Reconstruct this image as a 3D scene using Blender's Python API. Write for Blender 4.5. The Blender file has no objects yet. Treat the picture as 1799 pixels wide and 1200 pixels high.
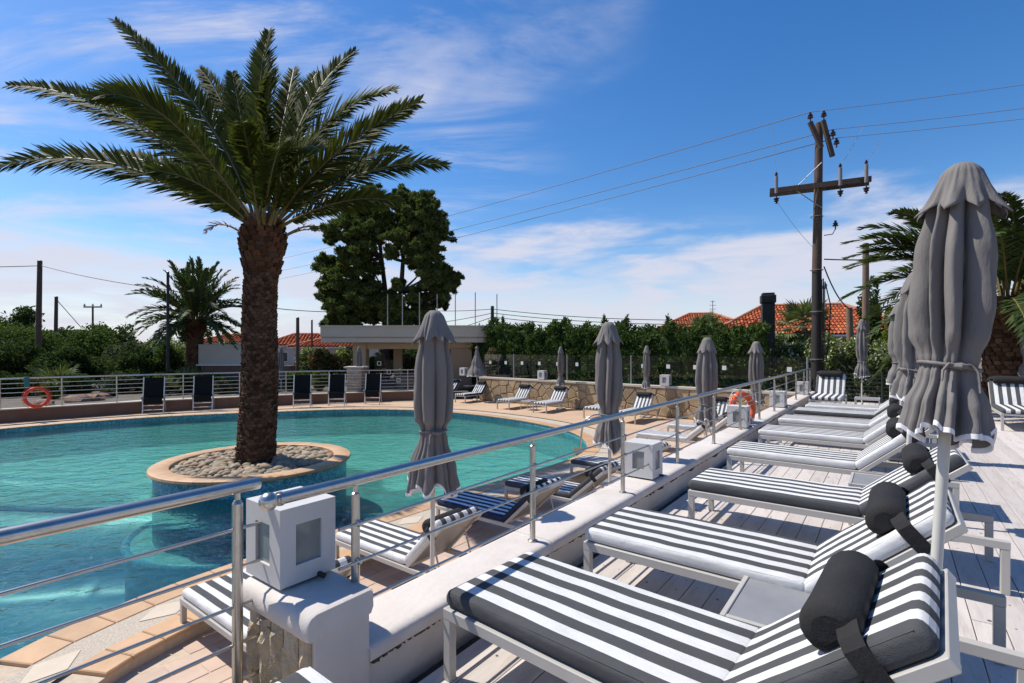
import bpy, math, random
from mathutils import Vector, Matrix, noise
from mathutils.geometry import tessellate_polygon
sc = bpy.context.scene
R = math.radians
PI = math.pi
rng = random.Random(7)

# ------------------------------------------------------------------ camera
F, CX, HY, EYE = 887.0, 899.5, 613.0, 1.55          # focal length, centre and horizon of the photograph, eye height
cam_data = bpy.data.cameras.new('camera')
cam_data.sensor_width = 36.0
cam_data.lens = 36.0 * F / 1799.0
cam_data.shift_y = (HY - 600.0) / 1799.0
cam_data.clip_start = 0.05
cam_data.clip_end = 4000.0
cam = bpy.data.objects.new('camera', cam_data)
sc.collection.objects.link(cam)
cam.location = (0, 0, EYE)
cam.rotation_euler = (PI / 2, 0, 0)
sc.camera = cam

# ------------------------------------------------------------------ sun, sky, exposure
SUN_EL, SUN_AZ = R(54), math.atan2(-0.93, 0.36)      # azimuth from +Y towards +X
sun_dir = Vector((math.sin(SUN_AZ) * math.cos(SUN_EL), math.cos(SUN_AZ) * math.cos(SUN_EL), math.sin(SUN_EL)))
sl = bpy.data.lights.new('sun', 'SUN')
sl.energy = 5.0
sl.angle = R(0.5)
sl.color = (1.0, 0.95, 0.86)
so = bpy.data.objects.new('sun', sl)
sc.collection.objects.link(so)
so.rotation_euler = sun_dir.to_track_quat('Z', 'Y').to_euler()
so.location = (0, 0, 30)

world = bpy.data.worlds.new('World')
sc.world = world
world.use_nodes = True
wt = world.node_tree
wt.nodes.clear()
def wn(t, **kw):
    n = wt.nodes.new(t)
    for k, v in kw.items():
        setattr(n, k, v)
    return n
def wl(a, b):
    wt.links.new(a, b)
def wmath(op, a, b=None, c=None, clamp=False):
    n = wn('ShaderNodeMath', operation=op, use_clamp=clamp)
    for i, x in enumerate((a, b, c)):
        if x is None:
            continue
        if isinstance(x, (int, float)):
            n.inputs[i].default_value = x
        else:
            wl(x, n.inputs[i])
    return n.outputs[0]
def wramp(x, lo, hi):
    n = wn('ShaderNodeMapRange', interpolation_type='SMOOTHSTEP')
    wl(x, n.inputs[0])
    n.inputs[1].default_value = lo
    n.inputs[2].default_value = hi
    return n.outputs[0]
sky = wn('ShaderNodeTexSky', sky_type='NISHITA')
sky.sun_disc = False
sky.sun_elevation = SUN_EL
sky.sun_rotation = SUN_AZ
sky.altitude = 0
sky.air_density = 1.0
sky.dust_density = 0.4
sky.ozone_density = 2.2
hsv = wn('ShaderNodeHueSaturation')
hsv.inputs['Saturation'].default_value = 1.36
hsv.inputs['Hue'].default_value = 0.506
hsv.inputs['Value'].default_value = 1.0
wl(sky.outputs[0], hsv.inputs['Color'])
tc = wn('ShaderNodeTexCoord')
nrm = wn('ShaderNodeVectorMath', operation='NORMALIZE')
wl(tc.outputs['Generated'], nrm.inputs[0])
DIR = nrm.outputs[0]
sep = wn('ShaderNodeSeparateXYZ')
wl(DIR, sep.inputs[0])
dz = wmath('MAXIMUM', sep.outputs[2], 0.0)
den = wmath('ADD', dz, 0.13)
px = wmath('DIVIDE', sep.outputs[0], den)
py = wmath('DIVIDE', sep.outputs[1], den)
plan = wn('ShaderNodeCombineXYZ')
wl(px, plan.inputs[0]); wl(py, plan.inputs[1])
def wnoise(vec, scale, detail, rough, mscale=(1, 1, 1), loc=(0, 0, 0), rot=0.0, dist=0.0):
    mp = wn('ShaderNodeMapping')
    wl(vec, mp.inputs[0])
    mp.inputs['Scale'].default_value = mscale
    mp.inputs['Location'].default_value = loc
    mp.inputs['Rotation'].default_value = (0, 0, rot)
    n = wn('ShaderNodeTexNoise')
    wl(mp.outputs[0], n.inputs['Vector'])
    n.inputs['Scale'].default_value = scale
    n.inputs['Detail'].default_value = detail
    n.inputs['Roughness'].default_value = rough
    n.inputs['Distortion'].default_value = dist
    return n.outputs[0]
# high cirrus: thin streaks all over the sky, denser patches drifting above
n1 = wnoise(plan.outputs[0], 1.7, 9, 0.64, (0.55, 1.5, 1), (5.4, 0.9, 0), R(-42), 0.7)
n2 = wnoise(plan.outputs[0], 0.62, 3, 0.5, (1, 1, 1), (6.3, 2.2, 0), 0.0, 0.2)
def patch(pxx, pyy, lo, hi):                          # a bank of cirrus round one direction of the sky
    d = Vector((pxx - CX, F, HY - pyy)).normalized()
    dt = wn('ShaderNodeVectorMath', operation='DOT_PRODUCT')
    wl(DIR, dt.inputs[0])
    dt.inputs[1].default_value = d
    return wramp(dt.outputs['Value'], math.cos(R(hi)), math.cos(R(lo)))
p1 = patch(500, 70, 0, 33)
p2 = patch(950, 70, 0, 13)
p3 = patch(-300, 60, 4, 24)
pm = wmath('MAXIMUM', wmath('MAXIMUM', p1, wmath('MULTIPLY', p2, 0.0)), p3)
base_c = wmath('MULTIPLY', wramp(n2, 0.56, 0.8), 0.25)
n5 = wnoise(plan.outputs[0], 1.1, 4, 0.55, (1, 1, 1), (1.9, 8.2, 0), 0.0, 0.5)
pm = wmath('MULTIPLY', wmath('POWER', pm, 1.6), wramp(n5, 0.30, 0.58))
pm = wmath('MAXIMUM', wmath('MULTIPLY', pm, 1.25), wmath('MAXIMUM', base_c, wmath('MULTIPLY', wmath('POWER', p2, 1.5), wmath('MULTIPLY', wramp(n5, 0.36, 0.60), 0.6))), None, False)
cir = wmath('MULTIPLY', wmath('MULTIPLY', wramp(n1, 0.42, 0.68), pm), 0.86, None, True)
# low banks of soft cloud towards the horizon
n3 = wnoise(DIR, 2.6, 7, 0.55, (1, 1, 4.2), (0.7, 0.2, 0.4), 0.0, 0.3)
n4 = wnoise(DIR, 7.0, 6, 0.6, (1, 1, 5.0), (2.7, 1.2, 0.4), 0.0, 0.5)
edge = wmath('ADD', sep.outputs[2], wmath('MULTIPLY', wmath('SUBTRACT', n3, 0.5), -0.42))
edge = wmath('ADD', edge, wmath('MULTIPLY', wmath('SUBTRACT', n4, 0.5), -0.07))
band = wmath('SUBTRACT', 1.0, wramp(edge, 0.15, 0.255))
low = wmath('MULTIPLY', band, wmath('ADD', 0.52, wmath('MULTIPLY', wramp(n4, 0.3, 0.62), 0.4)))
cl = wmath('SUBTRACT', 1.0, wmath('MULTIPLY', wmath('SUBTRACT', 1.0, cir), wmath('SUBTRACT', 1.0, low)))
mix = wn('ShaderNodeMix', data_type='RGBA')
wl(cl, mix.inputs[0])
wl(hsv.outputs[0], mix.inputs[6])
mix.inputs[7].default_value = (4.7, 4.75, 5.5, 1)
bg = wn('ShaderNodeBackground')
wl(mix.outputs[2], bg.inputs[0])
bg.inputs[1].default_value = 0.135
wo = wn('ShaderNodeOutputWorld')
wl(bg.outputs[0], wo.inputs[0])

sc.view_settings.view_transform = 'Standard'
sc.view_settings.look = 'None'
sc.view_settings.gamma = 1.0
sc.view_settings.exposure = 0.18
sc.view_settings.use_curve_mapping = False
sc.cycles.use_denoising = True
sc.cycles.max_bounces = 10
sc.cycles.transparent_max_bounces = 16
sc.cycles.sample_clamp_indirect = 6.0
sc.cycles.caustics_reflective = False
sc.cycles.caustics_refractive = False

# ------------------------------------------------------------------ places
def W(u, v, z=0.0):                # u runs along the handrail away from the eye, v to its right
    return Vector((0.6 * u + 0.8 * v, 0.8 * u - 0.6 * v, z))
ROT_V = math.atan2(-0.6, 0.8)      # local x along +v
ROT_U = math.atan2(0.8, 0.6)       # local x along +u
def P(x, y, Z):                    # a point of the place seen at (x, y) and Z metres away
    return Vector(((x - CX) / F * Z, Z, EYE + (HY - y) / F * Z))
PAVE = -1.07                       # paving along the wall
RIM = -0.95                        # pool rim and far deck

# ------------------------------------------------------------------ helpers
COL = sc.collection
class MB:
    def __init__(self):
        self.v, self.f, self.mi = [], [], []
        self.M = None
        self.mat = 0
    def add(self, vs, fs):
        b = len(self.v)
        for p in vs:
            p = Vector(p)
            if self.M is not None:
                p = self.M @ p
            self.v.append((p.x, p.y, p.z))
        for f in fs:
            self.f.append(tuple(b + i for i in f))
            self.mi.append(self.mat)
        return self
    def convex(self, vs, fs):      # faces turned outwards round the middle
        c = Vector((0, 0, 0))
        vs = [Vector(p) for p in vs]
        for p in vs:
            c += p
        c /= len(vs)
        out = []
        for f in fs:
            m = sum((vs[i] for i in f), Vector((0, 0, 0))) / len(f)
            n = (vs[f[1]] - vs[f[0]]).cross(vs[f[2]] - vs[f[0]])
            out.append(tuple(f) if n.dot(m - c) > 0 else tuple(reversed(f)))
        return self.add(vs, out)
    def box(self, x0, x1, y0, y1, z0, z1, c=0.0):
        if c <= 0:
            vs = [(x, y, z) for x in (x0, x1) for y in (y0, y1) for z in (z0, z1)]
            return self.convex(vs, [(0, 1, 3, 2), (4, 5, 7, 6), (0, 1, 5, 4), (2, 3, 7, 6), (0, 2, 6, 4), (1, 3, 7, 5)])
        lo, hi = (x0, y0, z0), (x1, y1, z1)
        vs, ix = [], {}
        for sx in (0, 1):
            for sy in (0, 1):
                for sz in (0, 1):
                    s = (sx, sy, sz)
                    for a in range(3):
                        p = []
                        for k in range(3):
                            e = hi[k] if s[k] else lo[k]
                            if k != a:
                                e += -c if s[k] else c
                            p.append(e)
                        ix[(s, a)] = len(vs)
                        vs.append(tuple(p))
        fs = []
        for a in range(3):
            b, d = [k for k in range(3) if k != a]
            for s in (0, 1):
                q = []
                for i, j in ((0, 0), (1, 0), (1, 1), (0, 1)):
                    k = [0, 0, 0]; k[a] = s; k[b] = i; k[d] = j
                    q.append(ix[(tuple(k), a)])
                fs.append(q)
            for i in (0, 1):
                for j in (0, 1):
                    k0 = [0, 0, 0]; k0[b] = i; k0[d] = j
                    k1 = list(k0); k1[a] = 1
                    fs.append([ix[(tuple(k0), b)], ix[(tuple(k1), b)], ix[(tuple(k1), d)], ix[(tuple(k0), d)]])
        for sx in (0, 1):
            for sy in (0, 1):
                for sz in (0, 1):
                    fs.append([ix[((sx, sy, sz), a)] for a in range(3)])
        return self.convex(vs, fs)
    def tube(self, pts, r, n=8, cap=True, closed=False):
        pts = [Vector(p) for p in pts]
        m = len(pts)
        rs = r if isinstance(r, (list, tuple)) else [r] * m
        vs, fs = [], []
        ref = None
        for i, p in enumerate(pts):
            if closed:
                t = pts[(i + 1) % m] - pts[i - 1]
            else:
                t = pts[min(i + 1, m - 1)] - pts[max(i - 1, 0)]
            t = t.normalized() if t.length > 1e-9 else Vector((0, 0, 1))
            if ref is None:
                ref = Vector((0, 0, 1)) if abs(t.z) < 0.9 else Vector((1, 0, 0))
            a = (ref - t * ref.dot(t))
            a = a.normalized() if a.length > 1e-6 else t.orthogonal().normalized()
            ref = a
            b = t.cross(a)
            for k in range(n):
                an = 2 * PI * k / n
                vs.append(p + a * (math.cos(an) * rs[i]) + b * (math.sin(an) * rs[i]))
        segs = m if closed else m - 1
        for i in range(segs):
            j = (i + 1) % m
            for k in range(n):
                k2 = (k + 1) % n
                fs.append((i * n + k, i * n + k2, j * n + k2, j * n + k))
        if cap and not closed:
            fs.append(tuple(reversed(range(n))))
            fs.append(tuple((m - 1) * n + k for k in range(n)))
        return self.add(vs, fs)
    def lathe(self, prof, n=16, c=(0, 0, 0)):
        c = Vector(c)
        vs, fs = [], []
        for r, z in prof:
            for k in range(n):
                a = 2 * PI * k / n
                vs.append(c + Vector((r * math.cos(a), r * math.sin(a), z)))
        for i in range(len(prof) - 1):
            for k in range(n):
                k2 = (k + 1) % n
                fs.append((i * n + k, i * n + k2, (i + 1) * n + k2, (i + 1) * n + k))
        fs.append(tuple(reversed(range(n))))
        fs.append(tuple((len(prof) - 1) * n + k for k in range(n)))
        return self.add(vs, fs)
    def prism(self, poly, z0, z1):          # poly counter-clockwise in plan
        n = len(poly)
        vs = [(p[0], p[1], z0) for p in poly] + [(p[0], p[1], z1) for p in poly]
        fs = [(i, (i + 1) % n, n + (i + 1) % n, n + i) for i in range(n)]
        tri = tessellate_polygon([[Vector((p[0], p[1], 0)) for p in poly]])
        for t in tri:
            a, b, c = [Vector((poly[i][0], poly[i][1], 0)) for i in t]
            t = tuple(t) if (b - a).cross(c - a).z > 0 else tuple(reversed(t))
            fs.append(tuple(n + i for i in t))
            fs.append(tuple(reversed(t)))
        return self.add(vs, fs)
    def sheet(self, poly, z):
        tri = tessellate_polygon([[Vector((p[0], p[1], 0)) for p in poly]])
        fs = []
        for t in tri:
            a, b, c = [Vector((poly[i][0], poly[i][1], 0)) for i in t]
            fs.append(tuple(t) if (b - a).cross(c - a).z > 0 else tuple(reversed(t)))
        return self.add([(p[0], p[1], z) for p in poly], fs)
    def mesh(self, name, mats, smooth=None):
        me = bpy.data.meshes.new(name)
        me.from_pydata(self.v, [], self.f)
        if not isinstance(mats, (list, tuple)):
            mats = [mats]
        for m in mats:
            me.materials.append(m)
        if len(mats) > 1:
            me.polygons.foreach_set('material_index', self.mi)
        if smooth is not None:
            me.polygons.foreach_set('use_smooth', [True] * len(me.polygons))
            if smooth < 180:
                me.set_sharp_from_angle(angle=R(smooth))
        me.update()
        return me
    def build(self, name, mats, parent=None, smooth=None):
        return link(name, self.mesh(name, mats, smooth), parent)
def link(name, me, parent=None):
    o = bpy.data.objects.new(name, me)
    COL.objects.link(o)
    if parent is not None:
        o.parent = parent
    return o
def tag(o, label=None, cat=None, group=None, kind=None):
    for k, v in (('label', label), ('category', cat), ('group', group), ('kind', kind)):
        if v:
            o[k] = v
    return o
def thing(name, label, cat, loc=(0, 0, 0), rotz=0.0, group=None):
    o = bpy.data.objects.new(name, None)
    o.empty_display_size = 0.1
    COL.objects.link(o)
    o.location = loc
    o.rotation_euler = (0, 0, rotz)
    return tag(o, label, cat, group)
class Kit:                          # a thing's parts as meshes, placed as often as the place has the thing
    def __init__(self):
        self.p = []
    def add(self, name, mb, mats, parent=None, smooth=None, kind=None):
        self.p.append((name, mb.mesh(name, mats, smooth), parent, kind))
        return len(self.p) - 1
    def share(self, name, me, parent=None, M=None, kind=None):
        self.p.append((name, me, parent, kind, M))
        return len(self.p) - 1
    def place(self, name, label, cat, loc, rotz=0.0, group=None, rot=None, scale=1.0):
        root = thing(name, label, cat, loc, rotz, group)
        if rot is not None:
            root.rotation_euler = rot
        root.scale = (scale, scale, scale)
        made = []
        for e in self.p:
            o = link(e[0], e[1], root if e[2] is None else made[e[2]])
            if e[3]:
                o['kind'] = e[3]
            if len(e) > 4 and e[4] is not None:
                o.matrix_local = e[4]
            made.append(o)
        return root

# ------------------------------------------------------------------ materials
def nodes_of(name):
    m = bpy.data.materials.new(name)
    m.use_nodes = True
    nt = m.node_tree
    return m, nt, nt.nodes['Principled BSDF']
def rgba(c, k=1.0):
    return (min(1, c[0] * k), min(1, c[1] * k), min(1, c[2] * k), 1)
def tex_noise(nt, coord, scale, detail=4, rough=0.55, mscale=None):
    t = nt.nodes.new('ShaderNodeTexCoord')
    out = t.outputs[coord]
    if mscale:
        mp = nt.nodes.new('ShaderNodeMapping')
        mp.inputs['Scale'].default_value = mscale
        nt.links.new(out, mp.inputs[0])
        out = mp.outputs[0]
    n = nt.nodes.new('ShaderNodeTexNoise')
    n.inputs['Scale'].default_value = scale
    n.inputs['Detail'].default_value = detail
    n.inputs['Roughness'].default_value = rough
    nt.links.new(out, n.inputs['Vector'])
    return n.outputs[0]
def ramp(nt, x, stops):
    r = nt.nodes.new('ShaderNodeValToRGB')
    while len(r.color_ramp.elements) < len(stops):
        r.color_ramp.elements.new(0.5)
    for e, (p, c) in zip(r.color_ramp.elements, stops):
        e.position = p
        e.color = c if len(c) == 4 else (c[0], c[1], c[2], 1)
    nt.links.new(x, r.inputs[0])
    return r.outputs[0]
def mixc(nt, fac, a, b, mode='MIX'):
    m = nt.nodes.new('ShaderNodeMix')
    m.data_type = 'RGBA'
    m.blend_type = mode
    for i, x in ((0, fac), (6, a), (7, b)):
        if isinstance(x, (int, float)):
            m.inputs[i].default_value = x
        elif isinstance(x, tuple):
            m.inputs[i].default_value = x if len(x) == 4 else (x[0], x[1], x[2], 1)
        else:
            nt.links.new(x, m.inputs[i])
    return m.outputs[2]
def nmath(nt, op, a, b=None, clamp=False):
    n = nt.nodes.new('ShaderNodeMath')
    n.operation = op
    n.use_clamp = clamp
    for i, x in enumerate((a, b)):
        if x is None:
            continue
        if isinstance(x, (int, float)):
            n.inputs[i].default_value = x
        else:
            nt.links.new(x, n.inputs[i])
    return n.outputs[0]
def add_bump(nt, bs, h, strength, dist=0.01):
    b = nt.nodes.new('ShaderNodeBump')
    b.inputs['Strength'].default_value = strength
    b.inputs['Distance'].default_value = dist
    nt.links.new(h, b.inputs['Height'])
    nt.links.new(b.outputs[0], bs.inputs['Normal'])
def mk(name, c, rough=0.6, var=0.15, ns=6.0, bump=0.0, bs_=60.0, metal=0.0, coord='Object', ms=None, dirt=0.0, dirtc=(0.12, 0.10, 0.08), spec=0.5, rnd=0.0, bd=0.01):
    m, nt, bs = nodes_of(name)
    n = tex_noise(nt, coord, ns, 5, 0.6, ms)
    col = ramp(nt, n, [(0.25, rgba(c, 1 - var)), (0.75, rgba(c, 1 + var))])
    if dirt:
        d = tex_noise(nt, coord, ns * 0.45, 8, 0.7, ms)
        f = ramp(nt, d, [(0.5, (0, 0, 0, 1)), (0.72, (dirt, dirt, dirt, 1))])
        col = mixc(nt, f, col, dirtc)
    if rnd:
        oi = nt.nodes.new('ShaderNodeObjectInfo')
        k = ramp(nt, oi.outputs['Random'], [(0.0, rgba((1 - rnd,) * 3)), (1.0, rgba((1, 1, 1)))])
        col = mixc(nt, 1.0, col, k, 'MULTIPLY')
    nt.links.new(col, bs.inputs['Base Color'])
    bs.inputs['Roughness'].default_value = rough
    bs.inputs['Metallic'].default_value = metal
    bs.inputs['Specular IOR Level'].default_value = spec
    if bump:
        add_bump(nt, bs, tex_noise(nt, coord, bs_, 4, 0.6, ms), bump, bd)
    return m
def leafmat(name, c1, c2, rough=0.5, c3=None, p3=0.9, trans=0.25):
    m, nt, bs = nodes_of(name)
    g = nt.nodes.new('ShaderNodeNewGeometry')
    stops = [(0.0, rgba(c1)), (0.85 if c3 else 1.0, rgba(c2))]
    if c3:
        stops += [(p3, rgba(c2)), (min(1.0, p3 + 0.02), rgba(c3))]
    col = ramp(nt, g.outputs['Random Per Island'], stops)
    nt.links.new(col, bs.inputs['Base Color'])
    bs.inputs['Roughness'].default_value = rough
    bs.inputs['Specular IOR Level'].default_value = 0.06
    if trans:
        tr = nt.nodes.new('ShaderNodeBsdfTranslucent')
        tint = mixc(nt, 1.0, col, (1.0, 1.1, 0.5), 'MULTIPLY')
        nt.links.new(tint, tr.inputs[0])
        mx = nt.nodes.new('ShaderNodeMixShader')
        mx.inputs[0].default_value = trans
        nt.links.new(bs.outputs[0], mx.inputs[1])
        nt.links.new(tr.outputs[0], mx.inputs[2])
        nt.links.new(mx.outputs[0], nt.nodes['Material Output'].inputs['Surface'])
    return m
def stripes(name, dark, light, shift):
    m, nt, bs = nodes_of(name)
    t = nt.nodes.new('ShaderNodeTexCoord')
    s = nt.nodes.new('ShaderNodeSeparateXYZ')
    nt.links.new(t.outputs['Object'], s.inputs[0])
    wob = nmath(nt, 'MULTIPLY', nmath(nt, 'SUBTRACT', tex_noise(nt, 'Object', 3.0, 2), 0.5), 0.006)
    y = nmath(nt, 'ADD', nmath(nt, 'ADD', s.outputs[1], wob), shift + 5.2)
    fr = nmath(nt, 'FRACT', nmath(nt, 'DIVIDE', y, 0.13))
    k = nmath(nt, 'GREATER_THAN', fr, 0.5)
    n = tex_noise(nt, 'Object', 7.0, 6, 0.65)
    v = ramp(nt, n, [(0.3, (0.86, 0.86, 0.85, 1)), (0.7, (1, 1, 1, 1))])
    col = mixc(nt, k, rgba(dark), rgba(light))
    col = mixc(nt, 1.0, col, v, 'MULTIPLY')
    oi = nt.nodes.new('ShaderNodeObjectInfo')
    fade = ramp(nt, oi.outputs['Random'], [(0.0, (0.88, 0.87, 0.85, 1)), (1.0, (1, 1, 1, 1))])
    col = mixc(nt, 1.0, col, fade, 'MULTIPLY')
    nt.links.new(col, bs.inputs['Base Color'])
    bs.inputs['Roughness'].default_value = 0.85
    bs.inputs['Specular IOR Level'].default_value = 0.2
    h = nmath(nt, 'ADD', tex_noise(nt, 'Object', 420.0, 2), nmath(nt, 'MULTIPLY', tex_noise(nt, 'Object', 11.0, 4, 0.5, (0.6, 1.6, 1)), 5.0))
    add_bump(nt, bs, h, 0.5, 0.005)
    return m
def glassy(name, tint, gloss=0.12, rough=0.02):
    m, nt, bs = nodes_of(name)
    nt.nodes.remove(bs)
    tr = nt.nodes.new('ShaderNodeBsdfTransparent')
    tr.inputs[0].default_value = rgba(tint)
    gl = nt.nodes.new('ShaderNodeBsdfGlossy')
    gl.inputs['Roughness'].default_value = rough
    fr = nt.nodes.new('ShaderNodeFresnel')
    fr.inputs[0].default_value = 1.5
    k = nmath(nt, 'MULTIPLY', fr.outputs[0], gloss, True)
    mx = nt.nodes.new('ShaderNodeMixShader')
    nt.links.new(k, mx.inputs[0])
    nt.links.new(tr.outputs[0], mx.inputs[1])
    nt.links.new(gl.outputs[0], mx.inputs[2])
    nt.links.new(mx.outputs[0], nt.nodes['Material Output'].inputs['Surface'])
    return m

M = {}
M['steel'] = mk('brushed_steel', (0.52, 0.50, 0.47), 0.28, 0.06, 30, metal=1.0, dirt=0.35, dirtc=(0.30, 0.26, 0.22))
M['frame'] = mk('greige_powder_coat', (0.43, 0.41, 0.375), 0.45, 0.05, 5, bump=0.05, bs_=300)
M['pole'] = mk('cream_pole', (0.55, 0.53, 0.48), 0.4, 0.06, 5)
M['canvas'] = mk('taupe_canvas', (0.195, 0.181, 0.172), 0.95, 0.13, 2.6, bump=0.6, bs_=17, spec=0.08, bd=0.012, ms=(1, 1, 0.3))
M['trim'] = mk('white_hem', (0.75, 0.74, 0.76), 0.85, 0.05)
M['black'] = mk('black_cloth', (0.022, 0.021, 0.022), 0.85, 0.2, 8, bump=0.3, bs_=90, spec=0.25)
M['sling'] = mk('black_sling', (0.008, 0.009, 0.010), 0.8, 0.2, 20, spec=0.15)
M['st_dark'] = stripes('stripes_grey_edge', (0.085, 0.087, 0.093), (0.74, 0.74, 0.74), 0.065)
M['st_light'] = stripes('stripes_white_edge', (0.085, 0.087, 0.093), (0.74, 0.74, 0.74), 0.0)
M['st_navy'] = stripes('stripes_navy', (0.028, 0.036, 0.075), (0.72, 0.74, 0.76), 0.065)
M['tabletop'] = mk('grey_laminate', (0.235, 0.235, 0.24), 0.5, 0.16, 4, bump=0.05, bs_=50)
M['board'] = mk('whitewashed_board', (0.64, 0.575, 0.53), 0.62, 0.1, 3, bump=0.25, bs_=25, ms=(1, 9, 9), dirt=0.55, dirtc=(0.34, 0.285, 0.245), rnd=0.22)
M['knot'] = mk('board_knot', (0.12, 0.085, 0.06), 0.7, 0.2)
M['dark'] = mk('dark_void', (0.03, 0.028, 0.026), 0.9, 0.2)
M['plaster'] = mk('white_plaster', (0.60, 0.545, 0.50), 0.8, 0.09, 2.6, bump=0.3, bs_=26, dirt=0.5, dirtc=(0.40, 0.345, 0.30), bd=0.012)
M['crack'] = mk('crumbled_edge', (0.10, 0.085, 0.07), 0.95, 0.5, 22, bump=1.0, bs_=45, bd=0.03)
M['rough'] = mk('rough_split_stone', (0.52, 0.41, 0.27), 0.9, 0.25, 9, bump=1.0, bs_=22, bd=0.03)
M['lampbox'] = mk('white_lamp_housing', (0.56, 0.55, 0.54), 0.5, 0.05, 4, bump=0.04)
M['lampglass'] = mk('frosted_lamp_glass', (0.24, 0.25, 0.24), 0.12, 0.25, 3)
M['tan'] = mk('terracotta_coping', (0.53, 0.325, 0.175), 0.6, 0.14, 5, bump=0.25, bs_=30, dirt=0.25, dirtc=(0.40, 0.27, 0.18), rnd=0.14)
M['grout'] = mk('pale_grout', (0.50, 0.40, 0.30), 0.9, 0.15, 20)
M['aggregate'] = mk('exposed_aggregate', (0.46, 0.39, 0.31), 0.85, 0.42, 75, bump=0.6, bs_=80)
M['paver'] = mk('pink_paver', (0.56, 0.41, 0.315), 0.7, 0.13, 4, bump=0.2, bs_=40, dirt=0.3, dirtc=(0.36, 0.26, 0.2), rnd=0.16)
M['diamond'] = mk('cream_inlay', (0.55, 0.46, 0.35), 0.7, 0.08)
M['brown_wall'] = mk('brown_render', (0.17, 0.095, 0.062), 0.85, 0.18, 2, bump=0.2, bs_=25)
M['orange'] = mk('orange_buoy', (0.80, 0.115, 0.022), 0.45, 0.08, 4)
M['orange_dark'] = mk('orange_red_ring', (0.72, 0.06, 0.018), 0.45, 0.1, 6)
M['white'] = mk('white_paint', (0.72, 0.72, 0.70), 0.5, 0.05)
M['sticker'] = mk('white_sticker', (0.62, 0.64, 0.63), 0.6, 0.05)
M['glass'] = glassy('clear_glass', (0.93, 0.96, 0.95), 0.45)
M['bark'] = mk('palm_bark', (0.085, 0.048, 0.03), 0.95, 0.4, 9, bump=0.8, bs_=35, bd=0.02)
M['boot'] = leafmat('palm_leaf_scars', (0.045, 0.024, 0.015), (0.15, 0.088, 0.055), 0.9, trans=0)
M['boot_new'] = leafmat('palm_young_scars', (0.055, 0.026, 0.015), (0.15, 0.075, 0.042), 0.9, trans=0)
M['rachis'] = mk('palm_rib', (0.15, 0.115, 0.034), 0.5, 0.2, 3)
M['palm'] = leafmat('palm_leaflet', (0.046, 0.060, 0.013), (0.125, 0.142, 0.032), 0.6, trans=0.3)
M['palm_far'] = leafmat('palm_leaflet_far', (0.035, 0.058, 0.022), (0.085, 0.12, 0.045), 0.45, trans=0.2)
M['palm_dry'] = leafmat('palm_dry_leaflet', (0.10, 0.045, 0.02), (0.24, 0.12, 0.05), 0.7, trans=0.2)
M['fan'] = leafmat('fan_palm_leaf', (0.06, 0.085, 0.03), (0.20, 0.22, 0.10), 0.5, trans=0.2)
M['pine'] = leafmat('pine_needles', (0.045, 0.070, 0.022), (0.155, 0.185, 0.062), 0.7, trans=0.3)
M['pine_bark'] = mk('pine_bark', (0.055, 0.038, 0.03), 0.95, 0.35, 12)
M['hedge'] = leafmat('conifer_hedge_leaf', (0.028, 0.052, 0.016), (0.095, 0.145, 0.038), 0.65, trans=0.25)
M['leaf_a'] = leafmat('leaf_mid_green', (0.046, 0.074, 0.022), (0.105, 0.150, 0.044), 0.7, trans=0.35)
M['leaf_b'] = leafmat('leaf_dark_green', (0.030, 0.050, 0.018), (0.066, 0.098, 0.034), 0.7, trans=0.35)
M['leaf_c'] = leafmat('leaf_olive_grey', (0.055, 0.070, 0.038), (0.115, 0.135, 0.078), 0.7, trans=0.3)
M['leaf_d'] = leafmat('leaf_yellow_green', (0.075, 0.105, 0.020), (0.20, 0.24, 0.045), 0.5)
M['oleander_w'] = leafmat('oleander_white_bloom', (0.085, 0.12, 0.03), (0.25, 0.29, 0.10), 0.6, (0.75, 0.75, 0.62), 0.76)
M['oleander_p'] = leafmat('oleander_pink_bloom', (0.035, 0.055, 0.018), (0.11, 0.13, 0.045), 0.5, (0.42, 0.14, 0.13), 0.80)
M['stem'] = mk('woody_stem', (0.07, 0.05, 0.035), 0.9, 0.3, 10)
M['wood'] = mk('weathered_pole_wood', (0.085, 0.055, 0.038), 0.85, 0.35, 4, bump=0.5, bs_=20, ms=(6, 6, 0.7))
M['wood_pale'] = mk('pale_pole_wood', (0.19, 0.125, 0.08), 0.85, 0.3, 4, bump=0.4, bs_=20, ms=(6, 6, 0.7))
M['creosote'] = mk('creosoted_pole_foot', (0.024, 0.018, 0.015), 0.7, 0.3, 4, ms=(5, 5, 0.8))
M['insul'] = mk('brown_insulator', (0.035, 0.02, 0.018), 0.25, 0.1)
M['fuse'] = mk('grey_fuse_tube', (0.22, 0.20, 0.19), 0.5, 0.15)
M['wire'] = mk('overhead_wire', (0.30, 0.30, 0.31), 0.5, 0.05, metal=0.3)
M['wire_black'] = mk('black_cable', (0.02, 0.02, 0.022), 0.6, 0.05)
M['galv'] = mk('galvanised_rod', (0.28, 0.28, 0.29), 0.45, 0.1, metal=0.5)
M['fascia'] = mk('stone_grey_fascia', (0.52, 0.455, 0.36), 0.75, 0.06, 1.5, bump=0.05)
M['bar_tan'] = mk('tan_render', (0.42, 0.31, 0.20), 0.8, 0.1, 1.5)
M['bar_brown'] = mk('brown_bar_render', (0.32, 0.21, 0.13), 0.8, 0.1, 1.5)
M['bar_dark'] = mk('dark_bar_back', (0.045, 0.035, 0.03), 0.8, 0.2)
M['cream'] = mk('cream_wall', (0.52, 0.46, 0.38), 0.8, 0.08, 1.2)
M['brick_light'] = mk('pale_facing_brick', (0.50, 0.43, 0.34), 0.85, 0.2, 8, bump=0.3, rnd=0.25)
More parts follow.
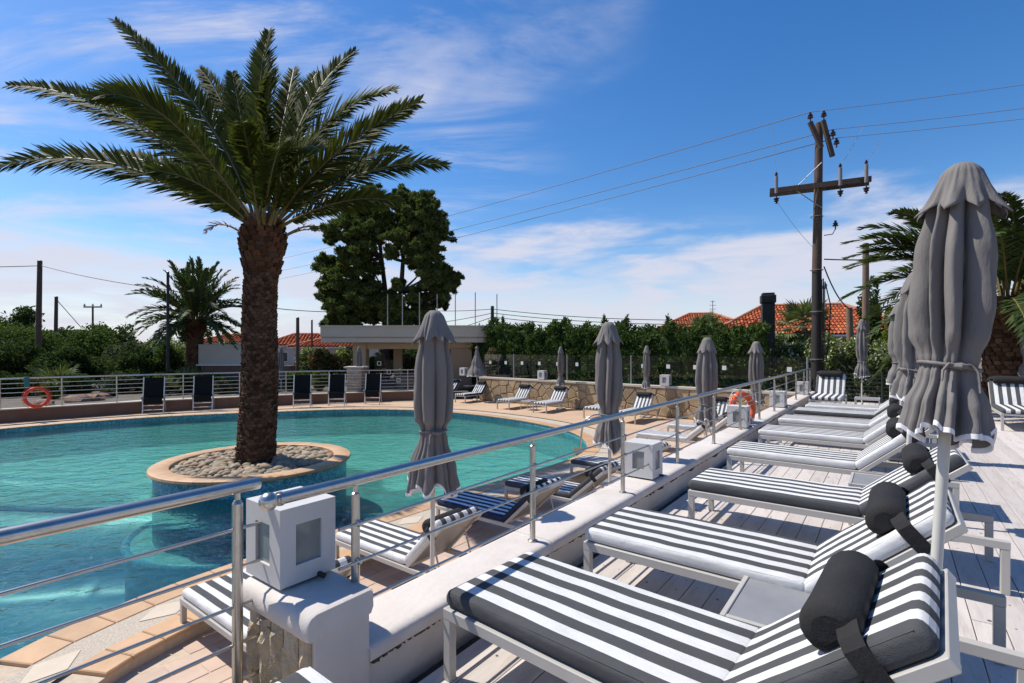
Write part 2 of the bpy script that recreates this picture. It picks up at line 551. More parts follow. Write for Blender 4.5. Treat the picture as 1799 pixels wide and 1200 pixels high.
M['flag'] = mk('honey_flagstone', (0.47, 0.345, 0.205), 0.85, 0.2, 5, bump=0.6, bs_=18, rnd=0.35, bd=0.02)
M['mortar'] = mk('tan_mortar', (0.30, 0.22, 0.14), 0.95, 0.2, 14)
M['rooftile'] = mk('red_roof_tile', (0.34, 0.105, 0.055), 0.8, 0.3, 3, rnd=0.0)
M['ridge'] = mk('ridge_tile', (0.46, 0.19, 0.10), 0.8, 0.25, 4)
M['house'] = mk('house_render', (0.50, 0.46, 0.41), 0.8, 0.08)
M['pane'] = mk('dark_window_pane', (0.03, 0.035, 0.04), 0.08, 0.1)
M['pillar_dark'] = mk('dark_green_post', (0.020, 0.021, 0.018), 0.75, 0.5, 3, dirt=0.5, dirtc=(0.05, 0.04, 0.03))
M['earth'] = mk('dry_earth', (0.17, 0.13, 0.085), 0.95, 0.35, 0.6, bump=0.4, bs_=6)
M['garden'] = mk('garden_soil', (0.11, 0.09, 0.065), 0.95, 0.4, 2.5, bump=0.6, bs_=12)
M['rockb'] = mk('brown_rock', (0.24, 0.135, 0.085), 0.9, 0.35, 6, bump=0.8, bs_=12, bd=0.04)
M['gravel'] = mk('pale_gravel', (0.42, 0.40, 0.36), 0.9, 0.35, 40, bump=0.8, bs_=40)
M['teal_cloth'] = mk('teal_strap', (0.05, 0.16, 0.17), 0.8, 0.1)
# ================================================================== the setting
# ------------------------------------------------------------------ pool outline
ctrl = [(-4.11, 4.05), (-3.90, 4.74), (-3.55, 5.43), (-2.80, 6.50), (-1.91, 7.62), (-1.345, 8.30), (0.0, 9.85), (1.28, 11.40),
        (1.88, 12.60), (2.02, 13.9), (1.85, 15.2), (1.25, 16.5), (0.0, 18.1), (-2.3, 20.0), (-4.8, 20.9), (-7.2, 20.9), (-9.4, 20.2),
        (-11.4, 19.5), (-13.6, 18.3), (-16.0, 15.9), (-17.6, 12.5), (-18.0, 8.5), (-16.8, 4.2), (-14.0, 0.8), (-10.0, -1.2), (-6.8, -0.8),
        (-4.9, 0.6), (-4.3, 2.3)]
def catmull(pts, k):
    out = []
    n = len(pts)
    for i in range(n):
        p0, p1, p2, p3 = [Vector(pts[(i + j - 1) % n]) for j in range(4)]
        for s in range(k):
            t = s / k
            out.append(0.5 * ((2 * p1) + (p2 - p0) * t + (2 * p0 - 5 * p1 + 4 * p2 - p3) * t * t + (3 * p1 - p0 - 3 * p2 + p3) * t ** 3))
    return out
def resample(pts, step):
    n = len(pts)
    L = [0.0]
    for i in range(n):
        L.append(L[-1] + (pts[(i + 1) % n] - pts[i]).length)
    m = int(round(L[-1] / step))
    out, j = [], 0
    for k in range(m):
        s = L[-1] * k / m
        while L[j + 1] < s:
            j += 1
        f = (s - L[j]) / (L[j + 1] - L[j])
        out.append(pts[j].lerp(pts[(j + 1) % n], f))
    return out
OUT = resample(catmull(ctrl, 12), 0.36)
NO = len(OUT)
def onorm(i):
    t = (OUT[(i + 1) % NO] - OUT[i - 1]).normalized()
    return Vector((t.y, -t.x))           # outwards for this counter-clockwise loop
ONRM = [onorm(i) for i in range(NO)]
area = sum(OUT[i].x * OUT[(i + 1) % NO].y - OUT[(i + 1) % NO].x * OUT[i].y for i in range(NO))
if area < 0:
    ONRM = [-n for n in ONRM]
def off(i, d):
    i %= NO
    return OUT[i] + ONRM[i] * d
PC = Vector((-8.0, 9.8))

# ------------------------------------------------------------------ ground to the horizon, with the pool dug into it
g = MB()
rings = [0.0, 3.0, 9.0, 25.0, 80.0, 300.0, 2500.0]
vs, fs = [], []
for r in rings:
    for i in range(NO):
        p = off(i, 0.2)
        p = p + (p - PC).normalized() * r
        vs.append((p.x, p.y, -1.25))
for k in range(len(rings) - 1):
    for i in range(NO):
        j = (i + 1) % NO
        fs.append((k * NO + i, (k + 1) * NO + i, (k + 1) * NO + j, k * NO + j))
g.add(vs, fs)
ground = g.build('ground', M['earth'])
tag(ground, kind='structure')

# ------------------------------------------------------------------ pool shell
def mosaic(name, cols, cell, rough=0.35, depth_dark=False):
    m, nt, bs = nodes_of(name)
    t = nt.nodes.new('ShaderNodeTexCoord')
    sn = nt.nodes.new('ShaderNodeVectorMath')
    sn.operation = 'SNAP'
    sn.inputs[1].default_value = (cell, cell, cell)
    nt.links.new(t.outputs['Object'], sn.inputs[0])
    wn_ = nt.nodes.new('ShaderNodeTexWhiteNoise')
    nt.links.new(sn.outputs[0], wn_.inputs[0])
    c = ramp(nt, wn_.outputs[0], [(i / (len(cols) - 1), rgba(x)) for i, x in enumerate(cols)])
    big = ramp(nt, tex_noise(nt, 'Object', 2.2, 5, 0.65), [(0.32, (0.64, 0.74, 0.80, 1)), (0.68, (1, 1, 1, 1))])  # mottling put into the colour for light and dark blotches of the waves
    c = mixc(nt, 1.0, c, big, 'MULTIPLY')
    nt.links.new(c, bs.inputs['Base Color'])
    bs.inputs['Roughness'].default_value = rough
    return m
M['mosaic_wall'] = mosaic('blue_mosaic', [(0.03, 0.17, 0.24), (0.06, 0.30, 0.38), (0.12, 0.42, 0.50), (0.25, 0.55, 0.62)], 0.03)
M['mosaic_floor'] = mosaic('turquoise_mosaic', [(0.36, 0.76, 0.69), (0.48, 0.84, 0.77), (0.62, 0.90, 0.84)], 0.05)
M['mosaic_deep'] = mosaic('deep_blue_mosaic', [(0.02, 0.15, 0.24), (0.035, 0.23, 0.33), (0.06, 0.30, 0.40)], 0.05)
M['mosaic_line'] = mosaic('bright_blue_mosaic', [(0.10, 0.50, 0.70), (0.22, 0.66, 0.82), (0.40, 0.78, 0.88)], 0.03)
WATER = -1.09
def floor_z(p):
    e = min(1.0, max(0.0, (-1.2 - p.x) / 3.0))
    t = min(1.0, max(0.0, (11.0 + 0.25 * math.sin(p.x * 0.8) - p.y) / 1.7)) * e * e * (3 - 2 * e)
    return -1.95 - 1.15 * t * t * (3 - 2 * t)
s = MB()
vs, fs = [], []
for i in range(NO):
    p = OUT[i]
    vs += [(p.x, p.y, RIM - 0.035), (p.x, p.y, floor_z(p))]
for i in range(NO):
    j = (i + 1) % NO
    fs.append((2 * i, 2 * j, 2 * j + 1, 2 * i + 1))
s.add(vs, fs)
shell = s.build('pool_wall', M['mosaic_wall'])
tag(shell, kind='structure')
s = MB()
vs, fs = [], []
ks = [k / 34 for k in range(34, 0, -1)]
for k in ks:
    for i in range(NO):
        p = PC + (OUT[i] - PC) * k
        vs.append((p.x, p.y, floor_z(p)))
for a in range(len(ks) - 1):
    for i in range(NO):
        j = (i + 1) % NO
        fs.append((a * NO + i, a * NO + j, (a + 1) * NO + j, (a + 1) * NO + i))
vs.append((PC.x, PC.y, floor_z(PC)))
for i in range(NO):
    fs.append(((len(ks) - 1) * NO + i, (len(ks) - 1) * NO + (i + 1) % NO, len(vs) - 1))
s.add(vs, fs)
nt = M['mosaic_floor'].node_tree                     # deep floor tinted dark blue, standing in for light absorbed by the water
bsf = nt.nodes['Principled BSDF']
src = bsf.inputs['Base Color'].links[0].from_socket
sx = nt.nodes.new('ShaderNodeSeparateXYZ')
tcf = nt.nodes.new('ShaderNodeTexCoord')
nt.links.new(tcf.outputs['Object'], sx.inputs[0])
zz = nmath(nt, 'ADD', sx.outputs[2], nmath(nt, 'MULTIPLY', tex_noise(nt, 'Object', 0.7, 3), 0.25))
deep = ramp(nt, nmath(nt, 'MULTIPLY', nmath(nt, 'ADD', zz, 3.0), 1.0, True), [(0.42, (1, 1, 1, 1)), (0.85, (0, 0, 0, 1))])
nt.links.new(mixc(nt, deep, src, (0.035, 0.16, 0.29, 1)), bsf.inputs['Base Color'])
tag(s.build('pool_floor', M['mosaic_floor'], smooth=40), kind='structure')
# a shallow curved step under water left of the planter, with its bright edging
IC, IR = Vector((-5.36, 10.6)), 1.87
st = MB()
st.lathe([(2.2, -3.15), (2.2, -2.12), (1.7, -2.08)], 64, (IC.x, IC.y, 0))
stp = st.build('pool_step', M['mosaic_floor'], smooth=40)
tag(stp, kind='structure')
st = MB()
st.tube([(IC.x + 2.2 * math.cos(a), IC.y + 2.2 * math.sin(a), -2.12) for a in [2 * PI * k / 64 for k in range(64)]], 0.07, 6, closed=True)
st.build('step_edging', M['mosaic_line'], stp, smooth=60)
st = MB()
pts = [(-17.0, 10.7), (-14.0, 11.0), (-11.6, 10.85), (-9.6, 11.0), (-8.0, 11.3)]
cv = []
for a in range(len(pts) - 1):
    for q in range(6):
        cv.append(Vector(pts[a]).lerp(Vector(pts[a + 1]), q / 6))
st.tube([(p.x, p.y + 0.2 * math.sin(p.x * 0.9), -1.95) for p in cv], 0.10, 6)
st.build('step_edging', M['mosaic_line'], stp, smooth=60)

# ------------------------------------------------------------------ water
m, nt, bs = nodes_of('pool_water')
nt.nodes.remove(bs)
tcn = nt.nodes.new('ShaderNodeTexCoord')
def wv(scale, ms, det, dist=0.0):
    mp = nt.nodes.new('ShaderNodeMapping')
    mp.inputs['Scale'].default_value = ms
    mp.inputs['Rotation'].default_value = (0, 0, 0.5)
    nt.links.new(tcn.outputs['Object'], mp.inputs[0])
    n = nt.nodes.new('ShaderNodeTexNoise')
    n.inputs['Scale'].default_value = scale
    n.inputs['Detail'].default_value = det
    n.inputs['Distortion'].default_value = dist
    nt.links.new(mp.outputs[0], n.inputs['Vector'])
    return n.outputs[0]
h = nmath(nt, 'ADD', nmath(nt, 'MULTIPLY', wv(2.2, (1, 1.4, 1), 3, 0.4), 1.0), nmath(nt, 'MULTIPLY', wv(8.0, (1, 1.3, 1), 3, 0.5), 0.32))
bmp = nt.nodes.new('ShaderNodeBump')
bmp.inputs['Strength'].default_value = 1.0
bmp.inputs['Distance'].default_value = 0.06
nt.links.new(h, bmp.inputs['Height'])
tr = nt.nodes.new('ShaderNodeBsdfTransparent')
tr.inputs[0].default_value = (0.66, 1.0, 0.95, 1)
rf = nt.nodes.new('ShaderNodeBsdfRefraction')
rf.inputs['Color'].default_value = (0.62, 1.0, 0.95, 1)
rf.inputs['IOR'].default_value = 1.33
rf.inputs['Roughness'].default_value = 0.0
nt.links.new(bmp.outputs[0], rf.inputs['Normal'])
gl = nt.nodes.new('ShaderNodeBsdfGlossy')
gl.inputs['Roughness'].default_value = 0.03
nt.links.new(bmp.outputs[0], gl.inputs['Normal'])
fr = nt.nodes.new('ShaderNodeFresnel')
fr.inputs[0].default_value = 1.33
nt.links.new(bmp.outputs[0], fr.inputs['Normal'])
m1 = nt.nodes.new('ShaderNodeMixShader')
m1.inputs[0].default_value = 0.5
nt.links.new(tr.outputs[0], m1.inputs[1])
nt.links.new(rf.outputs[0], m1.inputs[2])
m2 = nt.nodes.new('ShaderNodeMixShader')
nt.links.new(fr.outputs[0], m2.inputs[0])
nt.links.new(m1.outputs[0], m2.inputs[1])
nt.links.new(gl.outputs[0], m2.inputs[2])
nt.links.new(m2.outputs[0], nt.nodes['Material Output'].inputs['Surface'])
M['water'] = m
w = MB()
w.sheet([(p.x, p.y) for p in OUT], WATER)
tag(w.build('water', M['water']), kind='structure')

# ------------------------------------------------------------------ rim of the pool: two rows of tiles with aggregate between
def near_side(p):
    return p.x * 0.8 - p.y * 0.6 > -8.9 and p.x * 0.6 + p.y * 0.8 < 11.6 and p.x > -5.6
core = MB()
vs, fs = [], []
for i in range(NO):
    a, b = off(i, 0.0), off(i, 0.985)
    vs += [(a.x, a.y, RIM - 0.035), (b.x, b.y, RIM - 0.035), (b.x, b.y, -1.25)]
for i in range(NO):
    j = (i + 1) % NO
    fs.append((3 * i, 3 * i + 1, 3 * j + 1, 3 * j))
    fs.append((3 * i + 1, 3 * i + 2, 3 * j + 2, 3 * j + 1))
core.add(vs, fs)
rim = core.build('pool_rim', M['grout'])
tag(rim, kind='structure')
def rim_piece(i, a, b, z1, gap=0.004, over=0.0):
    j = (i + 1) % NO
    q = [off(i, a), off(i, b), off(j, b), off(j, a)]
    t = (q[3] - q[0]).normalized() * gap
    q = [q[0] + t, q[1] + t, q[2] - t, q[3] - t]
    mb = MB()
    z0 = RIM - 0.034
    c = 0.008
    cen = sum(q, Vector((0, 0))) / 4
    vs = [(p.x, p.y, z0) for p in q] + [(p.x, p.y, z1 - c) for p in q]
    for p in q:
        r = p + (cen - p).normalized() * c * 1.4
        vs.append((r.x, r.y, z1))
    fs = []
    for k in range(4):
        l = (k + 1) % 4
        fs += [(k, l, 4 + l, 4 + k), (4 + k, 4 + l, 8 + l, 8 + k)]
    fs.append((8, 9, 10, 11))
    mb.convex(vs, fs)
    return mb
for i in range(NO):
    p = OUT[i]
    if p.y < 2.6 or p.x < -19 or p.x < -1.08 * p.y:
        continue
    rim_piece(i, -0.03, 0.31, RIM).build('coping_tile', M['tan'], rim)
    if near_side(p):
        rim_piece(i, 0.665, 0.992, RIM).build('coping_tile', M['tan'], rim)
agg = MB()
vs, fs = [], []
idx = [i for i in range(NO)]
for i in idx:
    a, b = off(i, 0.305), off(i, 0.67)
    vs += [(a.x, a.y, RIM - 0.008), (b.x, b.y, RIM - 0.008)]
for i in idx:
    j = (i + 1) % NO
    fs.append((2 * i, 2 * i + 1, 2 * j + 1, 2 * j))
agg.add(vs, fs).build('aggregate_band', M['aggregate'], rim)
for i in range(0, NO, 3):
    p = OUT[i]
    if near_side(p) and p.y > 2.6:
        c = off(i, 0.487)
        t = Vector((-ONRM[i].y, ONRM[i].x))
        mb = MB()
        mb.sheet([(c + t * 0.24)[:], (c + ONRM[i] * 0.155)[:], (c - t * 0.24)[:], (c - ONRM[i] * 0.155)[:]], RIM - 0.003)
        mb.build('inlay', M['diamond'], rim)

# ------------------------------------------------------------------ paving along the wall (near) and far deck
pv = MB()
c = [W(-6, -12), W(-6, -1.95), W(11.3, -1.95), W(11.3, -7.0)]
near_pts = [off(i, 0.95) for i in range(NO) if near_side(OUT[i])]
near_pts.sort(key=lambda p: p.x * 0.6 + p.y * 0.8)
poly = [W(-6, -6.4)[:2], W(-6, -1.95)[:2], W(11.3, -1.95)[:2]] + [tuple(p) for p in reversed(near_pts) if p.x * 0.6 + p.y * 0.8 < 11.2]
pv.sheet(poly, PAVE)
paving = pv.build('paving', M['grout'])
tag(paving, kind='structure')
ptile = MB().box(-0.196, 0.196, -0.196, 0.196, -0.012, 0.006, 0.004).mesh('paver', M['paver'])
half = MB().box(-0.196, 0.196, -0.096, 0.096, -0.012, 0.006, 0.004).mesh('paver', M['paver'])
def inside(p, poly):
    r = False
    for i in range(len(poly)):
        a, b = poly[i], poly[i - 1]
        if (a[1] > p[1]) != (b[1] > p[1]) and p[0] < (b[0] - a[0]) * (p[1] - a[1]) / (b[1] - a[1]) + a[0]:
            r = not r
    return r
for a in range(0, 27):
    for b in range(0, 19):
        u, v = 0.6 + a * 0.4, -2.3 - b * 0.2
        if b % 2:
            u += 0.2
        p = W(u, v, PAVE)
        if u > 10.9 or p.y < 1.6:
            continue
        if all(inside(W(u + du, v + dv)[:2], poly) for du in (-0.2, 0.2) for dv in (-0.1, 0.1)):
            o = link('paver', half, paving)
            o.location = p
            o.rotation_euler = (0, 0, ROT_U)
# far deck: tan paving at the level of the rim
dk = MB()
far_idx = [i for i in range(NO) if not near_side(OUT[i])]
arc = []
start = next(i for i in range(NO) if not near_side(OUT[i]) and near_side(OUT[i - 1]))
k = start
while not near_side(OUT[k % NO]):
    arc.append(off(k, 0.96))
    k += 1
arc = [p for p in arc if not (p.y < 3 and p.x > -9)]
poly_far = [W(11.3, -1.95)[:2], W(19.4, -1.95)[:2], W(20.5, -16.5)[:2], (-2.0, 27.5), (-6.5, 25.4), (-12.0, 22.9), (-15.0, 20.8), (-18.2, 18.0), (-22, 12), (-23, 4), (-20, -3), (-10, -5)]
poly_far = poly_far + [tuple(p) for p in reversed(arc)]
dk.sheet(poly_far, RIM - 0.011)
m_far = M['deck_far'] = mk('tan_deck_paving', (0.50, 0.345, 0.225), 0.75, 0.12, 0.9, bump=0.15, bs_=20, dirt=0.35, dirtc=(0.38, 0.26, 0.18))
nt = m_far.node_tree
fd = dk.build('pool_deck', m_far)
tag(fd, kind='structure')
mb = MB()
a, b = W(11.3, -1.95), W(11.3, -6.5)
mb.add([(a.x, a.y, RIM - 0.011), (b.x, b.y, RIM - 0.011), (b.x, b.y, -1.25), (a.x, a.y, -1.25)], [(0, 1, 2, 3)])
mb.build('deck_step', m_far, fd)
# pieces of the far deck that still read singly
for r_ in range(0, 9):
    for q in range(0, 7):
        u, v = 11.75 + q * 0.8, -5.9 + r_ * 0.42
        dp = W(u, v, RIM - 0.008)
        if all(not inside(W(u + du, v + dv)[:2], [tuple(off(i, 1.0)) for i in range(NO)]) for du in (-0.4, 0.4) for dv in (-0.2, 0.2)):
            o = link('deck_slab', bpy.data.meshes.get('deck_slab') or MB().box(-0.394, 0.394, -0.204, 0.204, -0.01, 0.006, 0.004).mesh('deck_slab', M['paver']), fd)
            o.location = dp
            o.rotation_euler = (0, 0, ROT_U)

# ------------------------------------------------------------------ raised timber deck
db = MB()
db.prism([W(0.0, -1.83)[:2], W(0.0, 6.5)[:2], W(18.2, 6.5)[:2], W(18.2, -1.83)[:2]][::1] if False else [W(-2.0, -1.83)[:2], W(-2.0, 6.5)[:2], W(18.2, 6.5)[:2], W(18.2, -1.83)[:2]], -1.2, -0.035)
deck = db.build('deck', M['dark'])  # solid base, its dark colour standing in for shade below the board gaps
tag(deck, kind='structure')
BW = 0.142
meshes = {}
def board_mesh(L):
    key = round(L, 2)
    if key not in meshes:
        meshes[key] = MB().box(-L / 2, L / 2, -BW / 2 + 0.0025, BW / 2 - 0.0025, -0.026, 0.0, 0.0025).mesh('board', M['board'])
    return meshes[key]
rb = random.Random(5)
nrow = 42
for k in range(nrow):
    v = -1.76 + BW * (k + 0.5)
    u = -0.9 - rb.choice((0, 1.2, 2.4))
    while u < 17.6:
        L = rb.choice((3.6, 4.2, 4.8)) if v < 1.5 else 4.8
        if k % 3 == 0:
            L = 4.8
        e = min(u + L, 17.9)
        if e > 0.0 and W((u + e) / 2, v).x < 1.25 * W((u + e) / 2, v).y + 3.0 and e - u > 0.3:
            o = link('board', board_mesh(e - u - 0.006), deck)
            p = W((u + e) / 2, v, rb.uniform(-0.0015, 0.0015))
            o.location = p
            o.rotation_euler = (rb.uniform(-0.004, 0.004), 0, ROT_U)
        u = e
kn = MB()                                           # nail heads and knots in the boards
for k in range(nrow):
    for q in range(46):
        if rb.random() < 0.55:
            u, v = rb.uniform(0.8, 9.5), -1.76 + BW * (k + rb.uniform(0.15, 0.85))
            r = rb.choice((0.004, 0.005, 0.007, 0.011))
            p = W(u, v, 0.0022)
            kn.add([p + Vector((r * math.cos(a * PI / 3) * rb.uniform(0.7, 1.3), r * math.sin(a * PI / 3), 0)) for a in range(6)], [tuple(range(6))])
o = kn.build('nail_heads', M['knot'], deck)
o['kind'] = 'stuff'

# ------------------------------------------------------------------ retaining wall between the levels, its coping and the pier at its end
wall = thing('retaining_wall', 'low white plastered wall carrying the steel handrail between deck and pool terrace', 'wall', W(1.41, -2.0, PAVE))
Mw = Matrix.Translation(W(0, 0)) @ Matrix.Rotation(ROT_U, 4, 'Z')     # local x = u, local y = -v
def uvbox(mb, u0, u1, v0, v1, z0, z1, c=0.0):
    mb.M = Mw
    mb.box(u0, u1, -v1, -v0, z0, z1, c)
    mb.M = None
    return mb
def rel(mb, parent):                                 # geometry given in world coordinates, held by a placed root
    inv = (Matrix.Translation(parent.location) @ parent.rotation_euler.to_matrix().to_4x4()).inverted()
    mb.v = [tuple(inv @ Vector(p)) for p in mb.v]
    return mb
mb = MB(); uvbox(mb, 1.41, 17.9, -2.10, -1.862, -1.2, 0.168)
rel(mb, wall).build('wall_body', M['plaster'], wall)
for k in range(11):                                  # coping cast in lengths
    u0, u1 = 1.40 + k * 1.5, 1.40 + (k + 1) * 1.5 - 0.004
    mb = MB()
    prof = [(-2.15, 0.165), (-2.155, 0.24), (-2.148, 0.25), (-2.13, 0.252), (-1.885, 0.25), (-1.858, 0.248), (-1.838, 0.24), (-1.827, 0.225), (-1.826, 0.20), (-1.83, 0.175)]
    n = len(prof)
    vs = []
    segs = 6
    for s_ in range(segs + 1):
        u = u0 + (u1 - u0) * s_ / segs
        for (v, z) in prof:
            p = W(u, v + 0.004 * noise.noise(Vector((u * 3, v * 9, 1))), z + 0.003 * noise.noise(Vector((u * 2.2, v * 9, 5))))
            vs.append(p)
    fs = []
    for s_ in range(segs):
        for q in range(n):
            fs.append((s_ * n + q, s_ * n + (q + 1) % n, (s_ + 1) * n + (q + 1) % n, (s_ + 1) * n + q))
    fs += [tuple(range(n)), tuple(segs * n + q for q in reversed(range(n)))]
    mb.convex(vs, fs)
    rel(mb, wall).build('coping', M['plaster'], wall, smooth=50)
mb = MB()                                            # crumbling joint below the coping
rc = random.Random(3)
u = 1.42
while u < 14:
    L = rc.uniform(0.004, 0.022)
    uvbox(mb, u, u + L, -1.862, -1.858 + rc.uniform(0.0, 0.02), 0.166 - rc.uniform(0.006, 0.038) * (0.25 + 1.5 * abs(noise.noise(Vector((u * 3.1, 0, 0))))), 0.1675 + rc.uniform(0, 0.004))
    u += L * rc.uniform(0.9, 1.25)
o = rel(mb, wall).build('crumbled_joint', M['crack'], wall)
o['kind'] = 'stuff'
# pier with thick cap
pier = thing('plastered_pier', 'white plastered pier with thick rounded cap under the near lamp box', 'pier', W(1.23, -2.1, PAVE))
mb = MB(); uvbox(mb, 1.14, 1.40, -2.33, -1.836, -1.2, 0.40)
rel(mb, pier).build('pier_body', M['plaster'], pier)
mb = MB()
prof = [(1.12, 0.385), (1.10, 0.395), (1.09, 0.42), (1.092, 0.465), (1.108, 0.49), (1.135, 0.5), (1.40, 0.5), (1.415, 0.488), (1.418, 0.42), (1.405, 0.39)]
vs, fs = [], []
for v in (-2.37, -2.355, -1.835, -1.82):
    ins = 0.012 if v in (-2.37, -1.82) else 0.0
    for (u, z) in prof:
        vs.append(W(1.23 + (u - 1.23) * (1 - ins * 3), v, 0.44 + (z - 0.44) * (1 - ins * 6)))
n = len(prof)
for s_ in range(3):
    for q in range(n):
        fs.append((s_ * n + q, s_ * n + (q + 1) % n, (s_ + 1) * n + (q + 1) % n, (s_ + 1) * n + q))
fs += [tuple(range(n)), tuple(3 * n + q for q in range(n))]
mb.convex(vs, fs)
rel(mb, pier).build('pier_cap', M['plaster'], pier, smooth=40)
rc = random.Random(12)
v = -2.335
while v < -1.9:                                     # upright slips of split stone on its outer face
    wd = rc.uniform(0.07, 0.12)
    z = -1.05
    while z < 0.37:
        hgt = rc.uniform(0.35, 0.6)
        z1 = min(0.383, z + hgt)
        mb = MB()
        nz = 7
        vs, fs = [], []
        for a in range(nz + 1):
            for b_ in range(4):
                vv = v + 0.004 + (wd - 0.008) * b_ / 3
                zz = z + 0.004 + (z1 - z - 0.008) * a / nz
                edge_ = 0.0 if a in (0, nz) or b_ in (0, 3) else 1.0
                vs.append(W(1.128 - 0.006 - edge_ * (0.012 + 0.02 * rc.random()), vv, zz))
        nv = len(vs)
        for a in (0, nz):
            pass
        for a in range(nz):
            for b_ in range(3):
                fs.append((a * 4 + b_, (a + 1) * 4 + b_, (a + 1) * 4 + b_ + 1, a * 4 + b_ + 1))
        vs += [W(1.139, v + 0.004, z + 0.004), W(1.139, v + wd - 0.004, z + 0.004), W(1.139, v + wd - 0.004, z1 - 0.004), W(1.139, v + 0.004, z1 - 0.004)]
        ring_b, ring_t = [0, 1, 2, 3], [nz * 4 + k for k in range(4)]
        fs.append((nv, 0, 1, 2, 3, nv + 1)); fs.append((nv + 3, nv + 2) + tuple(reversed(ring_t)))
        fs.append((nv,) + (nv + 3,) + tuple(a * 4 for a in range(nz, -1, -1)))
        fs.append((nv + 1,) + tuple(a * 4 + 3 for a in range(nz + 1)) + (nv + 2,))
        mb.add(vs, fs)
        rel(mb, pier).build('stone_slip', M['rough'], pier)
        z = z1
    v += wd

# ------------------------------------------------------------------ stone wall at the far end, faced with flagstones
fw = thing('stone_wall', 'honey coloured crazy paved stone wall behind the far row of loungers', 'wall', W(18.0, -2.1, RIM))
FWA, FWB = W(17.95, -2.1), W(18.95, -16.2)
along = (FWB - FWA).normalized()
FL = (FWB - FWA).length
inw = Vector((-along.y, along.x, 0))
if inw.dot(W(-1, 0)) < 0:
    inw = -inw
def fwp(s, z, d):
    p = FWA + along * s + inw * d
    return Vector((p.x, p.y, z))
def wall_box(mb, s0, s1, z0, z1, d0, d1):
    vs = [fwp(s_, z, d) for s_ in (s0, s1) for z in (z0, z1) for d in (d0, d1)]
    mb.convex(vs, [(0, 1, 3, 2), (4, 5, 7, 6), (0, 1, 5, 4), (2, 3, 7, 6), (0, 2, 6, 4), (1, 3, 7, 5)])
    return mb
mb = MB(); wall_box(mb, 0, FL, -1.2, 0.10, -0.3, 0.0)
rel(mb, fw).build('wall_core', M['mortar'], fw)
k = 0
while k * 1.6 < FL:
    mb = MB(); wall_box(mb, k * 1.6 + 0.003, min(FL, (k + 1) * 1.6) - 0.003, 0.102, 0.18, -0.36, 0.07)
    rel(mb, fw).build('coping', M['cream'], fw)
    k += 1
def voronoi(wd, hg, seeds):
    cells = []
    for i, a in enumerate(seeds):
        poly = [Vector((0, 0)), Vector((wd, 0)), Vector((wd, hg)), Vector((0, hg))]
        for j, b in enumerate(seeds):
            if i == j or (a - b).length > 1.6:
                continue
            mid, nn = (a + b) / 2, (b - a)
            out = []
            for q in range(len(poly)):
                p0, p1 = poly[q], poly[(q + 1) % len(poly)]
                d0, d1 = (p0 - mid).dot(nn), (p1 - mid).dot(nn)
                if d0 <= 0:
                    out.append(p0)
                if (d0 < 0 < d1) or (d1 < 0 < d0):
                    out.append(p0.lerp(p1, d0 / (d0 - d1)))
            poly = out
            if len(poly) < 3:
                break
        if len(poly) >= 3:
            cells.append((a, poly))
    return cells
rv = random.Random(21)
seeds = []
gx = 0.0
while gx < FL:
    for row in range(3):
        seeds.append(Vector((gx + rv.uniform(0.05, 0.42), 0.18 + row * 0.36 + rv.uniform(-0.13, 0.13))))
    gx += 0.44
for a, poly in voronoi(FL, 1.05, seeds):
    c = sum(poly, Vector((0, 0))) / len(poly)
    q = []
    for p in poly:
        d = p - c
        q.append(c + d * max(0.2, (d.length - 0.018) / d.length) if d.length > 1e-6 else p)
    mb = MB()
    n = len(q)
    dd = rv.uniform(0.02, 0.045)
    vs = [fwp(p.x, RIM + p.y, -0.01) for p in q] + [fwp(p.x, RIM + p.y, dd) for p in q]
    vs += [fwp((c + (p - c) * 0.86).x, RIM + (c + (p - c) * 0.86).y, dd + 0.012) for p in q]
    fs = []
    for e in range(n):
        l = (e + 1) % n
        fs += [(e, l, n + l, n + e), (n + e, n + l, 2 * n + l, 2 * n + e)]
    fs.append(tuple(2 * n + e for e in range(n)))
    mb.convex(vs, fs)
    rel(mb, fw).build('flagstone', M['flag'], fw)

# ------------------------------------------------------------------ low brown wall round the far left of the pool, garden behind it
LW = [(-23.5, 9.5), (-20.3, 13.6), (-17.3, 17.06), (-14.5, 19.8), (-11.7, 21.7), (-9.0, 23.1), (-6.2, 24.2), (-4.3, 24.9)]
lowwall = thing('low_brown_wall', 'low brown rendered wall under the steel railing beyond the pool', 'wall', (-11.7, 21.7, RIM))
def strip(mb, pts, d0, d1, z0, z1):
    n = len(pts)
    vs, fs = [], []
    for i, p in enumerate(pts):
        p = Vector(p)
        t = (Vector(pts[min(i + 1, n - 1)]) - Vector(pts[max(i - 1, 0)])).normalized()
        nn = Vector((-t.y, t.x))
        for d, z in ((d0, z0), (d1, z0), (d1, z1), (d0, z1)):
            q = p + nn * d
            vs.append((q.x, q.y, z))
    for i in range(n - 1):
        for k in range(4):
            l = (k + 1) % 4
            fs.append((i * 4 + k, (i + 1) * 4 + k, (i + 1) * 4 + l, i * 4 + l))
    fs += [(0, 1, 2, 3), tuple((n - 1) * 4 + k for k in (3, 2, 1, 0))]
    mb.add(vs, fs)
    return mb
mb = strip(MB(), LW, 0.0, 0.3, -1.2, RIM + 0.42)
rel(mb, lowwall).build('wall_body', M['brown_wall'], lowwall)
mb = strip(MB(), LW, -0.03, 0.33, RIM + 0.421, RIM + 0.455)
rel(mb, lowwall).build('wall_top', M['cream'], lowwall)
gd = MB()
gp = [(p[0], p[1] + 0.2) for p in LW]
gd.sheet([(-70, 12)] + gp + [(-2.2, 25.2), (-2.2, 60), (-70, 60)], RIM + 0.36)
tag(gd.build('garden', M['garden']), kind='structure')
gd = MB()
